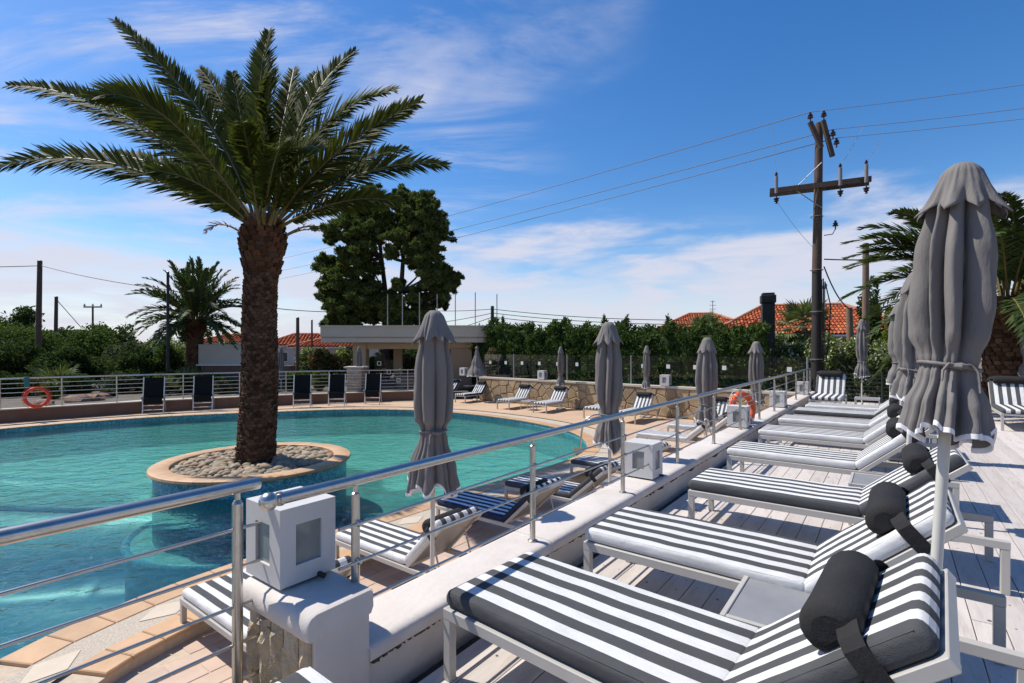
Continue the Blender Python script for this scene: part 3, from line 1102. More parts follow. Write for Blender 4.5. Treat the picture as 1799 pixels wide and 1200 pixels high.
gd.sheet([W(19.2, -18)[:2], W(18.0, 12)[:2], W(60, 12)[:2], W(60, -18)[:2]], -0.35)
tag(gd.build('verge', M['garden']), kind='structure')
# ================================================================== railings
RV = -1.94
rail = thing('handrail', 'long stainless steel handrail on the white wall, ball end at the pier', 'railing', W(1.0, RV, 0.25))
mb = MB(); mb.tube([W(1.06, RV, 0.955), W(17.6, RV, 0.955)], 0.0245, 14)
rel(mb, rail).build('top_rail', M['steel'], rail, smooth=40)
mb = MB()
c = W(1.005, RV, 0.955)
prof = [(0.036 * math.sin(PI * k / 12) + 1e-4, -0.036 * math.cos(PI * k / 12)) for k in range(13)]
mb.M = Matrix.Translation(c); mb.lathe(prof, 20); mb.M = None
mb.tube([W(1.03, RV, 0.955), W(1.042, RV, 0.955), W(1.043, RV, 0.955), W(1.058, RV, 0.955)], [0.022, 0.022, 0.0285, 0.0285], 14)
rel(mb, rail).build('ball_end', M['steel'], rail, smooth=40)
POST_U = [1.385 + 0.02, 2.82, 4.26, 5.72, 7.2, 8.72, 10.2, 11.7, 13.2, 14.7, 16.2, 17.5]
BAR_Z = [0.765, 0.595, 0.41]
post = MB()
post.tube([(0, 0, 0.0), (0, 0, 0.645)], 0.0195, 14)
post.tube([(0, 0, 0.645), (0, 0, 0.652), (0, 0, 0.653), (0, 0, 0.69)], [0.0195, 0.013, 0.010, 0.010], 12)
post.lathe([(0.034, 0.0), (0.034, 0.006), (0.024, 0.012), (0.0205, 0.014)], 16)
post_me = post.mesh('post', M['steel'], 40)
knob = MB(); knob.lathe([(0.0001, -0.016), (0.011, -0.012), (0.015, 0), (0.011, 0.012), (0.0001, 0.016)], 10)
knob_me = knob.mesh('bar_clamp', M['steel'], 60)
for u in POST_U:
    o = link('post', post_me, rail)
    o.location = W(u, RV, 0.25) - rail.location
    for z in BAR_Z:
        k = link('bar_clamp', knob_me, o)
        k.location = W(0, 0.027, z - 0.25)
for z in BAR_Z:
    mb = MB(); mb.tube([W(1.30, RV + 0.027, z), W(17.55, RV + 0.027, z)], 0.0075, 8)
    rel(mb, rail).build('rail_bar', M['steel'], rail, smooth=60)
# lower railing at the near left
LV = -2.25
lrail = thing('handrail', 'near left stainless railing with five thin bars in front of the pool', 'railing', W(1.04, LV, PAVE))
mb = MB(); mb.tube([W(-3.0, LV, 0.955), W(1.12, LV, 0.955)], 0.0275, 14)
rel(mb, lrail).build('top_rail', M['steel'], lrail, smooth=40)
for u in (1.03, -0.9, -2.8):
    mb = MB()
    mb.tube([W(u, LV, PAVE), W(u, LV, 0.885)], 0.0215, 14)
    mb.tube([W(u, LV, 0.885), W(u, LV, 0.9), W(u, LV, 0.901), W(u, LV, 0.935)], [0.0215, 0.014, 0.011, 0.011], 12)
    rel(mb, lrail).build('post', M['steel'], lrail, smooth=40)
for k in range(7):
    z = 0.775 - k * 0.165
    mb = MB(); mb.tube([W(-3.0, LV, z), W(1.13, LV, z)], 0.0075, 8)
    rel(mb, lrail).build('rail_bar', M['steel'], lrail, smooth=60)
# railing on the low brown wall
frail = thing('railing', 'steel railing with horizontal bars on the low brown wall beyond the pool', 'railing', (-11.7, 21.85, RIM + 0.455))
mid = []
for i, p in enumerate(LW):
    t = (Vector(LW[min(i + 1, len(LW) - 1)]) - Vector(LW[max(i - 1, 0)])).normalized()
    q = Vector(p) + Vector((-t.y, t.x)) * 0.15
    mid.append(q)
dense = []
for i in range(len(mid) - 1):
    for k in range(5):
        dense.append(mid[i].lerp(mid[i + 1], k / 5))
dense.append(mid[-1])
Z0 = RIM + 0.455
for k, (z, r) in enumerate([(1.02, 0.026), (0.85, 0.011), (0.69, 0.011), (0.53, 0.011), (0.37, 0.011), (0.21, 0.011), (0.07, 0.011)]):
    mb = MB(); mb.tube([(p.x, p.y, Z0 + z) for p in dense], r, 8)
    rel(mb, frail).build('top_rail' if k == 0 else 'rail_bar', M['steel'], frail, smooth=60)
acc, last = 0.0, None
for i in range(len(dense)):
    if last is None or (dense[i] - last).length > 1.55:
        p = dense[i]
        last = p
        mb = MB(); mb.tube([(p.x, p.y, Z0 - 0.01), (p.x, p.y, Z0 + 1.01)], 0.024, 8)
        rel(mb, frail).build('post', M['steel'], frail, smooth=60)

# ================================================================== lamp boxes
lk = Kit()
mb = MB()
bx, by, bh = 0.135, 0.15, 0.355
# housing as a shell with an opening in each side
def face_frame(mb, axis, s):
    a = bx if axis == 0 else by
    w_ = by if axis == 0 else bx
    wa, wb, za, zb = -0.062, 0.062, 0.095, 0.275
    def pt(q, z, d):
        return (s * (a - d), q, z) if axis == 0 else (q, s * (a - d), z)
    outer = [(-w_, 0.015), (w_, 0.015), (w_, bh), (-w_, bh)]
    inner = [(wa, za), (wb, za), (wb, zb), (wa, zb)]
    vs = [pt(q, z, 0) for q, z in outer] + [pt(q, z, 0) for q, z in inner] + [pt(q, z, 0.014) for q, z in inner]
    fs = []
    for k in range(4):
        l = (k + 1) % 4
        fs += [(k, l, 4 + l, 4 + k), (4 + k, 4 + l, 8 + l, 8 + k)]
    flip = (s < 0) ^ (axis == 1)
    mb.add(vs, [tuple(reversed(f)) if flip else f for f in fs])
for ax in (0, 1):
    for s in (-1, 1):
        face_frame(mb, ax, s)
mb.add([(-bx, -by, bh), (bx, -by, bh), (bx, by, bh), (-bx, by, bh)], [(0, 1, 2, 3)])
mb.add([(-bx, -by, 0.015), (bx, -by, 0.015), (bx, by, 0.015), (-bx, by, 0.015)], [(3, 2, 1, 0)])
lk.add('housing', mb, M['lampbox'])
for ax in (0, 1):
    for s in (-1, 1):
        mb = MB()
        if ax == 0:
            mb.box(min(s * (bx - 0.013), s * (bx - 0.02)), max(s * (bx - 0.013), s * (bx - 0.02)), -0.0625, 0.0625, 0.094, 0.276)
        else:
            mb.box(-0.0625, 0.0625, min(s * (by - 0.013), s * (by - 0.02)), max(s * (by - 0.013), s * (by - 0.02)), 0.094, 0.276)
        lk.add('pane', mb, M['lampglass'])
mb = MB(); mb.box(-0.11, 0.11, -0.125, 0.125, 0.0, 0.015)
lk.add('foot', mb, M['dark'])
mb = MB(); mb.tube([(0.05, -0.152, 0.022), (0.05, -0.19, 0.022)], 0.012, 10)
lk.add('cable_gland', mb, M['dark'], smooth=60)
for (u, v, z, lab) in [(1.27, -2.245, 0.5, 'square white lamp box on the near pier with a glass pane in each side'),
                       (4.93, -2.02, 0.252, 'square white lamp box on the wall coping by the second umbrella beyond the handrail'),
                       (8.98, -2.02, 0.252, 'square white lamp box on the coping beside the orange lifebuoy'),
                       (12.6, -2.02, 0.252, 'square white lamp box on the coping past the orange lifebuoy'),
                       (16.6, -2.02, 0.252, 'small far lamp box on the coping near the utility pole')]:
    lk.place('lamp_box', lab, 'lamp', W(u, v, z), ROT_U, 'lamp boxes on the walls')
for s_, lab in [(10.35, 'white lamp box on the far stone wall behind the loungers with grey stripes'),
                (4.6, 'white lamp box on the far stone wall left of the bulky closed umbrella'),
                (15.4, 'white lamp box at the left end of the far stone wall')]:
    p = fwp(s_, 0.181, -0.14)
    o = lk.place('lamp_box', lab, 'lamp', p, ROT_U, 'lamp boxes on the walls')
    o.scale = (1.15, 1.15, 1.15)

# ================================================================== sun loungers
def rrect(w_, t, r, n=5):                       # rounded rectangle round the origin
    pts = []
    r = min(r, w_ * 0.49, t * 0.49)
    for cx, cy, a0 in ((w_ / 2 - r, t / 2 - r, 0), (-w_ / 2 + r, t / 2 - r, PI / 2), (-w_ / 2 + r, -t / 2 + r, PI), (w_ / 2 - r, -t / 2 + r, 1.5 * PI)):
        for k in range(n):
            a = a0 + PI / 2 * k / (n - 1)
            pts.append((cx + r * math.cos(a), cy + r * math.sin(a)))
    return pts
def cushion(L, wd, t, r, seed, bulge=0.006):
    """length along x from 0, width along y, z from 0 to t"""
    xs = [0.0, r * 0.12, r * 0.4, r] + [r + (L - 2 * r) * k / 12 for k in range(1, 12)] + [L - r, L - r * 0.4, L - r * 0.12, L]
    vs, fs = [], []
    base = None
    for x in xs:
        s = min(x, L - x)
        ins = r - math.sqrt(max(0, r * r - (r - s) ** 2)) if s < r else 0.0
        sec = []
        for (y, z) in rrect(wd - 1.4 * ins, t - 2 * ins, r * 0.9):
            nz = noise.noise(Vector((x * 4.5 + seed, y * 5.0, seed * 1.7)))
            n2 = noise.noise(Vector((x * 14 + seed, y * 6.0, 3.3)))
            zz = z + t / 2
            if z > 0:
                zz += bulge * (1 - (2 * y / wd) ** 2) + 0.006 * nz + 0.0022 * n2
            sec.append((x, y + 0.004 * nz, zz))
        # extra rows across the top so that the cloth can swell
        vs.append(sec)
    n = len(vs[0])
    flat = [p for sec in vs for p in sec]
    for i in range(len(vs) - 1):
        for k in range(n):
            l = (k + 1) % n
            fs.append((i * n + k, i * n + l, (i + 1) * n + l, (i + 1) * n + k))
    fs.append(tuple(range(n)))
    fs.append(tuple((len(vs) - 1) * n + k for k in reversed(range(n))))
    return flat, [tuple(reversed(f)) for f in fs]
def lounger_kit(stripe, ang, seed, pillow=0.50, roll=True):
    K = Kit()
    fr_ = M['frame']
    hx = 1.24
    for s in (-1, 1):
        y0, y1 = (0.285, 0.33) if s > 0 else (-0.33, -0.285)
        mb = MB(); mb.box(0.0, 2.0, y0, y1, 0.285, 0.335, 0.003)
        K.add('side_rail', mb, fr_)
        for x0 in (0.001, 1.954):
            mb = MB(); mb.box(x0, x0 + 0.045, y0 + 0.001, y1 - 0.001, 0.0, 0.2845, 0.003)
            K.add('leg', mb, fr_)
    for x0 in (0.005, 1.2):
        mb = MB(); mb.box(x0, x0 + 0.035, -0.2845, 0.2845, 0.29, 0.33, 0.003)
        K.add('crossbar', mb, fr_)
    mb = MB(); mb.box(0.045, 1.195, -0.284, 0.284, 0.312, 0.33)
    K.add('bed_panel', mb, fr_)
    mb = MB(); v_, f_ = cushion(1.235, 0.635, 0.074, 0.028, seed, 0.009)
    mb.M = Matrix.Translation((-0.005, 0, 0.3365)); mb.add(v_, f_)
    sm = K.add('seat_cushion', mb, stripe, smooth=50)
    def piping(K_, Mx, L_, par):                # welt along the upper edges
        for s_ in (-1, 1):
            y_ = s_ * 0.3065
            pp = [(0.022 + (L_ - 0.044) * k_ / 14, y_ + 0.002 * noise.noise(Vector((k_ * 0.9, seed, s_))), 0.0665 + 0.003 * noise.noise(Vector((k_ * 1.1, seed, s_ * 3)))) for k_ in range(15)]
            b2 = MB(); b2.M = Mx; b2.tube(pp, 0.0042, 6)
            K_.add('piping', b2, stripe, par, smooth=60)
    piping(K, Matrix.Translation((-0.005, 0, 0.3365)), 1.235, sm)
    T = Matrix.Translation((hx, 0, 0.338)) @ Matrix.Rotation(-ang, 4, 'Y')
    mb = MB(); mb.M = T
    for s in (-1, 1):
        y0, y1 = (0.285, 0.325) if s > 0 else (-0.325, -0.285)
        mb.box(0.0, 0.73, y0, y1, -0.045, -0.006, 0.003)
    mb.box(0.695, 0.729, -0.2845, 0.2845, -0.044, -0.007, 0.003)
    K.add('backrest_frame', mb, fr_)
    mb = MB(); mb.M = T; mb.box(0.02, 0.694, -0.2845, 0.2845, -0.022, -0.008)
    K.add('back_panel', mb, M['tabletop'])
    mb = MB(); v_, f_ = cushion(0.725, 0.635, 0.074, 0.028, seed + 5, 0.009)
    mb.M = T @ Matrix.Translation((0.0, 0, -0.004)); mb.add(v_, f_)
    bc = K.add('back_cushion', mb, stripe, smooth=50)
    piping(K, T @ Matrix.Translation((0.0, 0, -0.004)), 0.725, bc)
    # prop under the backrest
    top = T @ Vector((0.46, 0, -0.03))
    for y in (-0.24, 0.24):
        mb = MB(); mb.tube([(top.x, y, top.z), (min(1.9, top.x + 0.12), y, 0.30)], 0.010, 6)
        K.add('prop', mb, fr_, smooth=60)
    if pillow:
        mb = MB(); mb.M = T @ Matrix.Translation((pillow, 0, 0.078))
        n, vs, fs = 18, [], []
        Lp, rp = 0.262, 0.075
        secs = [(-Lp, 0.55), (-Lp + 0.008, 0.86), (-Lp + 0.03, 1.0), (-0.1, 1.0), (0.05, 1.01), (Lp - 0.03, 1.0), (Lp - 0.008, 0.86), (Lp, 0.55)]
        for y, k in secs:
            for q in range(n):
                a = 2 * PI * q / n
                x_, z_ = rp * 1.12 * math.cos(a) * k, rp * math.sin(a) * k
                z_ = max(z_, -0.045 * k) + 0.04
                vs.append((x_ + 0.003 * noise.noise(Vector((a * 2, y * 9, seed))), y, z_ + 0.004 * noise.noise(Vector((y * 8, a * 1.5, seed)))))
        for i in range(len(secs) - 1):
            for q in range(n):
                l = (q + 1) % n
                fs.append((i * n + q, i * n + l, (i + 1) * n + l, (i + 1) * n + q))
        fs += [tuple(range(n)), tuple((len(secs) - 1) * n + q for q in reversed(range(n)))]
        mb.add(vs, [tuple(reversed(f)) for f in fs])
        pi_ = K.add('pillow', mb, M['black'], smooth=55)
        xa, xb = pillow + 0.02, pillow + 0.085
        for s in (-1, 1):
            mb = MB(); mb.M = T                 # strap from the pillow's end round the cushion's side
            pts = [(0.255, 0.118), (0.30, 0.100), (0.3245, 0.075), (0.3275, 0.03), (0.3285, -0.03), (0.327, -0.049), (0.285, -0.051)]
            for q in range(len(pts) - 1):
                (y0, z0), (y1, z1) = pts[q], pts[q + 1]
                mb.add([(xa, s * y0, z0), (xb, s * y0, z0), (xb, s * y1, z1), (xa, s * y1, z1)], [(0, 1, 2, 3) if s > 0 else (3, 2, 1, 0)])
            K.add('strap', mb, M['black'], pi_, smooth=60)
    return K
LK = {}
def lounger(stripe, deg, seed, u, v, z, rot, label, group, pillow=0.50):
    key = (stripe, deg, seed % 3, pillow)
    if key not in LK:
        LK[key] = lounger_kit(M[stripe], R(deg), seed % 3 * 7.3 + 1.0, pillow)
    return LK[key].place('sun_lounger', label, 'sun lounger', W(u, v, z) if not isinstance(u, Vector) else u, rot, group)
G1 = 'loungers on the timber deck'
# (u of the middle line, v of the foot end): heads away from the pool
deck_row = [('st_dark', 41, 0, 0.71, -1.70, -1.5, 'striped lounger whose foot end alone shows in front of the white pier'),
            ('st_dark', 41, 1, 2.03, -1.66, -3.6, 'large nearest lounger with grey edge, black pillow beside the big closed umbrella'),
            ('st_light', 42, 2, 3.15, -1.55, -0.5, 'white edged lounger just behind the big closed umbrella, second from the front'),
            ('st_dark', 40, 0, 4.72, -1.40, 0.4, 'grey edged lounger on the deck, third from the front with a slim black pillow'),
            ('st_light', 41, 1, 6.42, -1.50, 0.0, 'white edged lounger on the deck, fourth from the front past the grey table'),
            ('st_light', 41, 2, 8.12, -1.50, 0.3, 'white edged lounger on the deck, fifth from the front by the lifebuoy'),
            ('st_light', 41, 0, 9.60, -1.48, 0.0, 'white edged lounger on the deck, sixth from the front'),
            ('st_dark', 41, 1, 11.0, -1.45, 0.0, 'grey edged lounger on the deck, seventh from the front'),
            ('st_light', 41, 2, 12.2, -1.40, 0.0, 'farthest white edged lounger of the long deck row')]
for st_, dg, sd, u, v, tw, lab in deck_row:
    lounger(st_, dg, sd, u, v, 0.0, ROT_V + R(tw), lab, G1)
G2 = 'loungers at the end of the timber deck facing the camera'
for i, (u, v, lab) in enumerate([(14.0, -1.25, 'grey and white lounger seen from its foot by the utility pole'),
                                 (13.9, 0.30, 'grey and white lounger half hidden behind the row of closed umbrellas'),
                                 (13.2, 2.0, 'grey and white lounger seen from its foot right of the big umbrella')]):
    lounger('st_light', 52, i, u, v, 0.0, ROT_U, lab, G2, 0.62)
G3 = 'loungers along the foot of the white wall'
low_row = [('st_light', 50, 0, 2.20, -5.2, 'lounger below the near left railing, its head behind the pier'),
           ('st_light', 46, 1, 3.88, -5.32, 'lounger on the pool terrace beside the pole of the closed umbrella'),
           ('st_navy', 44, 2, 5.55, -5.3, 'grey striped lounger with shade painted navy on the pool terrace, third along the wall'),  # navy cloth stands in for grey stripes lying in blue shade
           ('st_dark', 42, 0, 6.98, -5.15, 'grey striped lounger on the pool terrace, fourth along the wall'),
           ('st_dark', 42, 1, 9.05, -5.1, 'grey striped lounger nearest the pool ladder, fifth along the wall')]
for st_, dg, sd, u, v, lab in low_row:
    lounger(st_, dg, sd, u, v, PAVE + 0.006, ROT_V, lab, G3)
for st_, dg, sd, u, v, lab in [('st_light', 42, 2, 12.3, -5.1, 'striped lounger before the lifebuoy on the far part of the terrace'),
                               ('st_light', 42, 0, 14.2, -5.0, 'striped lounger behind the lifebuoy, last along the white wall')]:
    lounger(st_, dg, sd, u, v, RIM, ROT_V, lab, G3)
G4 = 'loungers in front of the far stone wall'
for i, (st_, u, v, lab) in enumerate([('st_navy', 17.6, -18.1, 'navy striped lounger beside the bar, leftmost of the far row'),
                                      ('st_navy', 17.3, -16.0, 'navy striped lounger right of the small grey cone umbrella'),
                                      ('st_light', 16.5, -12.85, 'grey striped lounger left of the slim closed umbrella at the stone wall'),
                                      ('st_light', 16.45, -11.0, 'grey striped lounger before the lamp box on the stone wall'),
                                      ('st_light', 16.2, -8.6, 'striped lounger mostly hidden behind the bulky closed umbrella'),
                                      ('st_light', 15.85, -7.1, 'grey striped lounger right of the pool ladder at the stone wall'),
                                      ('st_light', 15.7, -4.5, 'grey striped lounger at the stone wall left of the lifebuoy')]):
    lounger(st_, 50, i, u, v, RIM - 0.005, ROT_U, lab, G4, 0.60)

# ------------------------------------------------------------------ side tables
tk = Kit()
mb = MB(); mb.box(-0.225, 0.225, -0.225, 0.225, 0.352, 0.366, 0.003)
tk.add('table_top', mb, M['tabletop'])
for s in (-1, 1):
    mb = MB(); mb.box(-0.25, 0.25, s * 0.2375 - 0.012, s * 0.2375 + 0.012, 0.325, 0.373, 0.003)
    tk.add('edge_rail', mb, M['frame'])
    mb = MB(); mb.box(s * 0.2375 - 0.012, s * 0.2375 + 0.012, -0.225, 0.225, 0.326, 0.372, 0.003)
    tk.add('edge_rail', mb, M['frame'])
for sx in (-1, 1):
    for sy in (-1, 1):
        mb = MB(); mb.box(sx * 0.235 - 0.0125, sx * 0.235 + 0.0125, sy * 0.235 - 0.0125, sy * 0.235 + 0.0125, 0.0, 0.324)
        tk.add('leg', mb, M['frame'])
for (u, v, z, lab) in [(2.60, -0.36, 0.0, 'grey topped side table between the two nearest deck loungers'),
                       (5.57, -0.05, 0.0, 'grey topped side table between the third and fourth deck loungers'),
                       (8.86, 0.0, 0.0, 'grey topped side table between the fifth and sixth deck loungers'),
                       (11.6, 0.0, 0.0, 'grey topped side table far back in the deck row'),
                       (14.9, -0.45, 0.0, 'low table between the loungers at the deck end'),
                       (14.3, 2.75, 0.0, 'low table at the right edge beside the end lounger'),
                       (17.1, -11.95, RIM, 'small grey table between the two loungers at the stone wall'),
                       (8.0, -3.9, PAVE, 'low grey table in the shade between the terrace loungers')]:
    tk.place('side_table', lab, 'table', W(u, v, z), ROT_U, 'side tables beside the loungers')

# ================================================================== closed umbrellas
def lerp_prof(t, prof):
    for (a, x), (b, y) in zip(prof, prof[1:]):
        if t <= b:
            k = (t - a) / (b - a)
            k = k * k * (3 - 2 * k)
            return x + (y - x) * k
    return prof[-1][1]
def umbrella_kit(H, L, wide, seed, nth=112, nt_=64, tie=0.745, skirt=1.0, cone=False, cap_flare=1.0, pole_r=0.019):
    """H top of the canopy above its foot, L canopy length, wide body radius"""
    K = Kit()
    ru = random.Random(seed)
    sd = ru.uniform(0, 50)
    mb = MB(); mb.tube([(0, 0, 0.0), (0, 0, H - 0.03)], pole_r, 12)
    K.add('pole', mb, M['pole'], smooth=60)
    mb = MB(); mb.box(-0.19, 0.19, -0.19, 0.19, 0.0, 0.035, 0.008); mb.lathe([(0.032, 0.03), (0.032, 0.26), (0.024, 0.27)], 12)
    K.add('base', mb, M['frame'], smooth=40)
    if cone:
        prof = [(0.0, 0.12), (0.2, 0.3), (0.6, 0.8), (0.93, 1.42), (1.0, 1.5)]
        fold_amp = [(0.0, 0.2), (1.0, 0.22)]
    else:
        prof = [(0.0, 0.30), (0.08, 0.50), (0.16, 0.72), (0.34, 0.94), (0.52, 1.0), (0.62, 0.93), (tie - 0.03, 0.68), (tie, 0.62), (tie + 0.03, 0.68), (0.90, 0.98 * skirt), (1.0, 1.12 * skirt)]
        fold_amp = [(0.0, 0.3), (0.2, 0.52), (0.6, 0.60), (tie, 0.32), (0.88, 0.55), (1.0, 0.62)]
    amp = [ru.uniform(0.86, 1.06) for _ in range(8)]
    wdt = [ru.uniform(0.5, 1.6) for _ in range(8)]
    tot = sum(wdt)
    edges = [0.0]
    for q in wdt:
        edges.append(edges[-1] + q / tot)
    def radius(th, t):
        # eight folded panels of unequal width; valleys follow the ribs
        drift = 0.45 * noise.noise(Vector((t * 1.5, sd, 0.3))) + 0.42 * noise.noise(Vector((math.cos(th) * 1.1 + sd, math.sin(th) * 1.1, t * 1.4)))
        x = ((th + drift * (0.4 + 0.6 * t)) / (2 * PI)) % 1.0
        i = 7
        for q in range(8):
            if x < edges[q + 1]:
                i = q
                break
        fx = (x - edges[i]) / (edges[i + 1] - edges[i])
        skew = 0.5 + 0.16 * math.sin(i * 2.1 + sd)
        fs_ = 0.5 * fx / skew if fx < skew else 0.5 + 0.5 * (fx - skew) / (1 - skew)
        pk = 0.15 + 0.75 * ((i * 29 + seed * 7) % 11) / 11
        lobe = pk * abs(math.sin(PI * fs_)) ** 0.55 + (1 - pk) * max(0.0, 1 - abs(2 * fs_ - 1)) ** 0.75
        f2 = abs(math.sin(PI * (fs_ * 2 + 0.15 * math.sin(i * 1.7)))) ** 0.7
        A = lerp_prof(t, fold_amp)
        late = min(1.0, max(0.0, (t - 0.66) / 0.10))
        lob = lobe * (1 - 0.35 * late) + f2 * 0.35 * late
        crease = 0.10 * max(0.0, noise.noise(Vector((fs_ * 2.0 + i * 7.1, t * 3.0, sd)))) * (1 if not cone else 0.3)
        wr = 0.035 * noise.noise(Vector((math.cos(th) * 3 + sd, math.sin(th) * 3, t * 6)))
        return lerp_prof(t, prof) * wide * ((1 - A) + A * lob * amp[i] + wr - crease * lobe)
    vs, fs = [], []
    ht = 0.085 if not cone else 0.03
    for j in range(nt_ + 1):
        t = j / nt_
        for k in range(nth):
            th = 2 * PI * k / nth
            r = radius(th, t)
            z = H - 0.02 - (L - 0.02) * t
            if not cone and t > tie:
                kk = (t - tie) / (1 - tie)
                z += kk * ht * (noise.noise(Vector((math.cos(th) * 1.6 + sd, math.sin(th) * 1.6, 2.0))) * 1.6 + 0.9 * (r / (wide * 1.1 * skirt) - 0.8))
            elif cone:
                z += t * ht * abs(math.sin(th * 4))
            vs.append((r * math.cos(th), r * math.sin(th), z))
    for j in range(nt_):
        for k in range(nth):
            l = (k + 1) % nth
            fs.append((j * nth + k, (j + 1) * nth + k, (j + 1) * nth + l, j * nth + l))
    fs.append(tuple(range(nth)))
    mb = MB(); mb.add(vs, fs)
    cn = K.add('canopy', mb, M['canvas'], smooth=180)
    base = nt_ * nth                               # white hem
    hv, hf = [], []
    for k in range(nth):
        x, y, z = vs[base + k]
        x2, y2, z2 = vs[base - nth + k]
        d = Vector((x, y, 0)).normalized() * 0.003
        e = (Vector((x2, y2, z2)) - Vector((x, y, z))).normalized() * 0.016 * (L / 1.13)
        hv += [Vector((x, y, z)) + d + Vector((0, 0, -0.004)), Vector((x, y, z)) + d + e, Vector((x, y, z)) - d + Vector((0, 0, -0.004)), Vector((x, y, z)) - d + e]
    for k in range(nth):
        l = (k + 1) % nth
        hf += [(4 * k, 4 * l, 4 * l + 1, 4 * k + 1), (4 * k + 2, 4 * k + 3, 4 * l + 3, 4 * l + 2), (4 * k, 4 * k + 2, 4 * l + 2, 4 * l)]
    mb = MB(); mb.add(hv, hf)
    K.add('hem', mb, M['trim'], cn, smooth=60)
    # vent flap on top with eight drooping corners
    nr = 14
    vs, fs = [], []
    Lc = 0.185 * L if not cone else 0.07 * L
    off_ = ru.uniform(0, 1)
    for j in range(nr + 1):
        s = j / nr
        for k in range(nth):
            th = 2 * PI * k / nth
            x = (th / (2 * PI) * 8 + off_ + 0.35 * noise.noise(Vector((math.cos(th) * 1.3 + sd, math.sin(th) * 1.3, 1)))) % 1.0
            dc = min(x, 1 - x) * 2                     # 0 at a corner of the flap, 1 half way between two
            corner = max(0.0, 1 - dc) ** 1.25
            ii = int(th / (2 * PI) * 8 + off_) % 8
            k1 = 0.55 + 0.8 * noise.noise(Vector((math.cos(th) * 1.5, math.sin(th) * 1.5, sd))) + 0.35
            if cone:
                rt = wide * (0.14 + 0.16 * s)
                r, z = rt, H - Lc * s
            else:
                rt = wide * (0.36 * min(1, (s * 5) ** 0.5) + (0.70 * cap_flare) * max(0, s - 0.08))
                r = rt * (1 + s * s * (0.32 * corner * k1 - 0.16 * dc) + 0.11 * s * noise.noise(Vector((math.cos(th) * 2 + sd, math.sin(th) * 2, s * 2))) - 0.13 * min(1, s * 3) * abs(noise.noise(Vector((math.cos(th) * 4.2 + sd, math.sin(th) * 4.2, s * 0.8)))) - 0.10 * s * max(0, math.cos(th * 8 + off_ * 6.28)) ** 4)
                z = H - 0.012 * (s * 5 if s < 0.2 else 1) - Lc * max(0, s - 0.08) * (0.86 + 0.17 * corner * s * k1 - 0.09 * dc * s) * 1.08
            vs.append((r * math.cos(th), r * math.sin(th), z))
    for j in range(nr):
        for k in range(nth):
            l = (k + 1) % nth
            fs.append((j * nth + k, (j + 1) * nth + k, (j + 1) * nth + l, j * nth + l))
    top_i = len(vs)
    vs.append((0, 0, H + 0.012))
    for k in range(nth):
        fs.append((top_i, k, (k + 1) % nth))
    # turned-in hem of the flap
    n0 = nr * nth
    for k in range(nth):
        x, y, z = vs[n0 + k]
        vs.append((x * 0.975, y * 0.975, z - 0.003 * (L / 1.13)))
    for k in range(nth):
        l = (k + 1) % nth
        fs.append((n0 + k, top_i + 1 + k, top_i + 1 + l, n0 + l))
    mb = MB(); mb.add(vs, fs)
    K.add('vent_flap', mb, M['canvas'], cn, smooth=180)
    if not cone:                                   # tie with a bow and hanging ends
        zt = H - 0.02 - (L - 0.02) * tie
        ring = []
        for k in range(40):
            th = 2 * PI * k / 40
            r = max(radius(th + d, tie + e) for d in (-0.1, 0, 0.1) for e in (-0.01, 0.01)) * 0.98 + 0.006
            ring.append((r * math.cos(th), r * math.sin(th), zt + 0.012 * math.sin(th + sd)))
        mb = MB(); mb.tube(ring, 0.0075 * L / 1.13, 6, closed=True)
        sk = L / 1.13
        fx = Vector((math.cos(-2.35), math.sin(-2.35), 0))
        sx = Vector((-fx.y, fx.x, 0))
        r0 = wide * 0.62
        c0 = fx * r0 + Vector((0, 0, zt))
        mb.tube([c0 + sx * (-0.03 * sk), c0 + fx * 0.02, c0 + sx * (0.03 * sk)], [0.008 * sk, 0.015 * sk, 0.008 * sk], 8)
        for s in (-1, 1):
            mb.tube([c0 + fx * 0.012, c0 + fx * 0.012 * sk + sx * (s * 0.035 * sk) + Vector((0, 0, 0.008 * sk)), c0 + fx * 0.02 * sk + sx * (s * 0.055 * sk) + Vector((0, 0, -0.02 * sk)), c0 + fx * 0.035 * sk + sx * (s * 0.06 * sk) + Vector((0, 0, -0.10 * sk * (1 if s > 0 else 0.6)))], [0.006 * sk, 0.0065 * sk, 0.0055 * sk, 0.004 * sk], 6)
        K.add('tie', mb, M['canvas'], cn, smooth=60)
    return K
UG = 'closed grey umbrellas'
UK_A = umbrella_kit(2.27, 1.045, 0.152, 4, 168, 90, cap_flare=0.66)
UK_B = umbrella_kit(2.95, 1.48, 0.185, 11, 144, 76, tie=0.69, skirt=1.22, cap_flare=0.85)
UK_C = umbrella_kit(2.62, 1.40, 0.19, 23, 72, 44, tie=0.80, skirt=1.0, cap_flare=0.62)
UK_D = umbrella_kit(2.60, 1.60, 0.16, 31, 72, 40, tie=0.74, skirt=1.2, cap_flare=0.6)
UK_E = umbrella_kit(2.62, 1.42, 0.33, 35, 64, 30, cone=True)
UK_F = umbrella_kit(2.25, 1.13, 0.165, 47, 96, 56, tie=0.78, cap_flare=0.65)
UK_F2 = umbrella_kit(2.22, 1.16, 0.16, 58, 96, 56, tie=0.74, skirt=1.1, cap_flare=0.75)
UK_B2 = umbrella_kit(2.95, 1.50, 0.185, 66, 112, 64, tie=0.74, skirt=1.05, cap_flare=0.8)
UK_D2 = umbrella_kit(2.62, 1.55, 0.15, 71, 72, 40, tie=0.78, skirt=1.1, cap_flare=0.7)
UK_C2 = umbrella_kit(2.60, 1.44, 0.185, 83, 72, 44, tie=0.76, skirt=1.1, cap_flare=0.7)
pu = Vector((1.575, 1.93, 0.0))
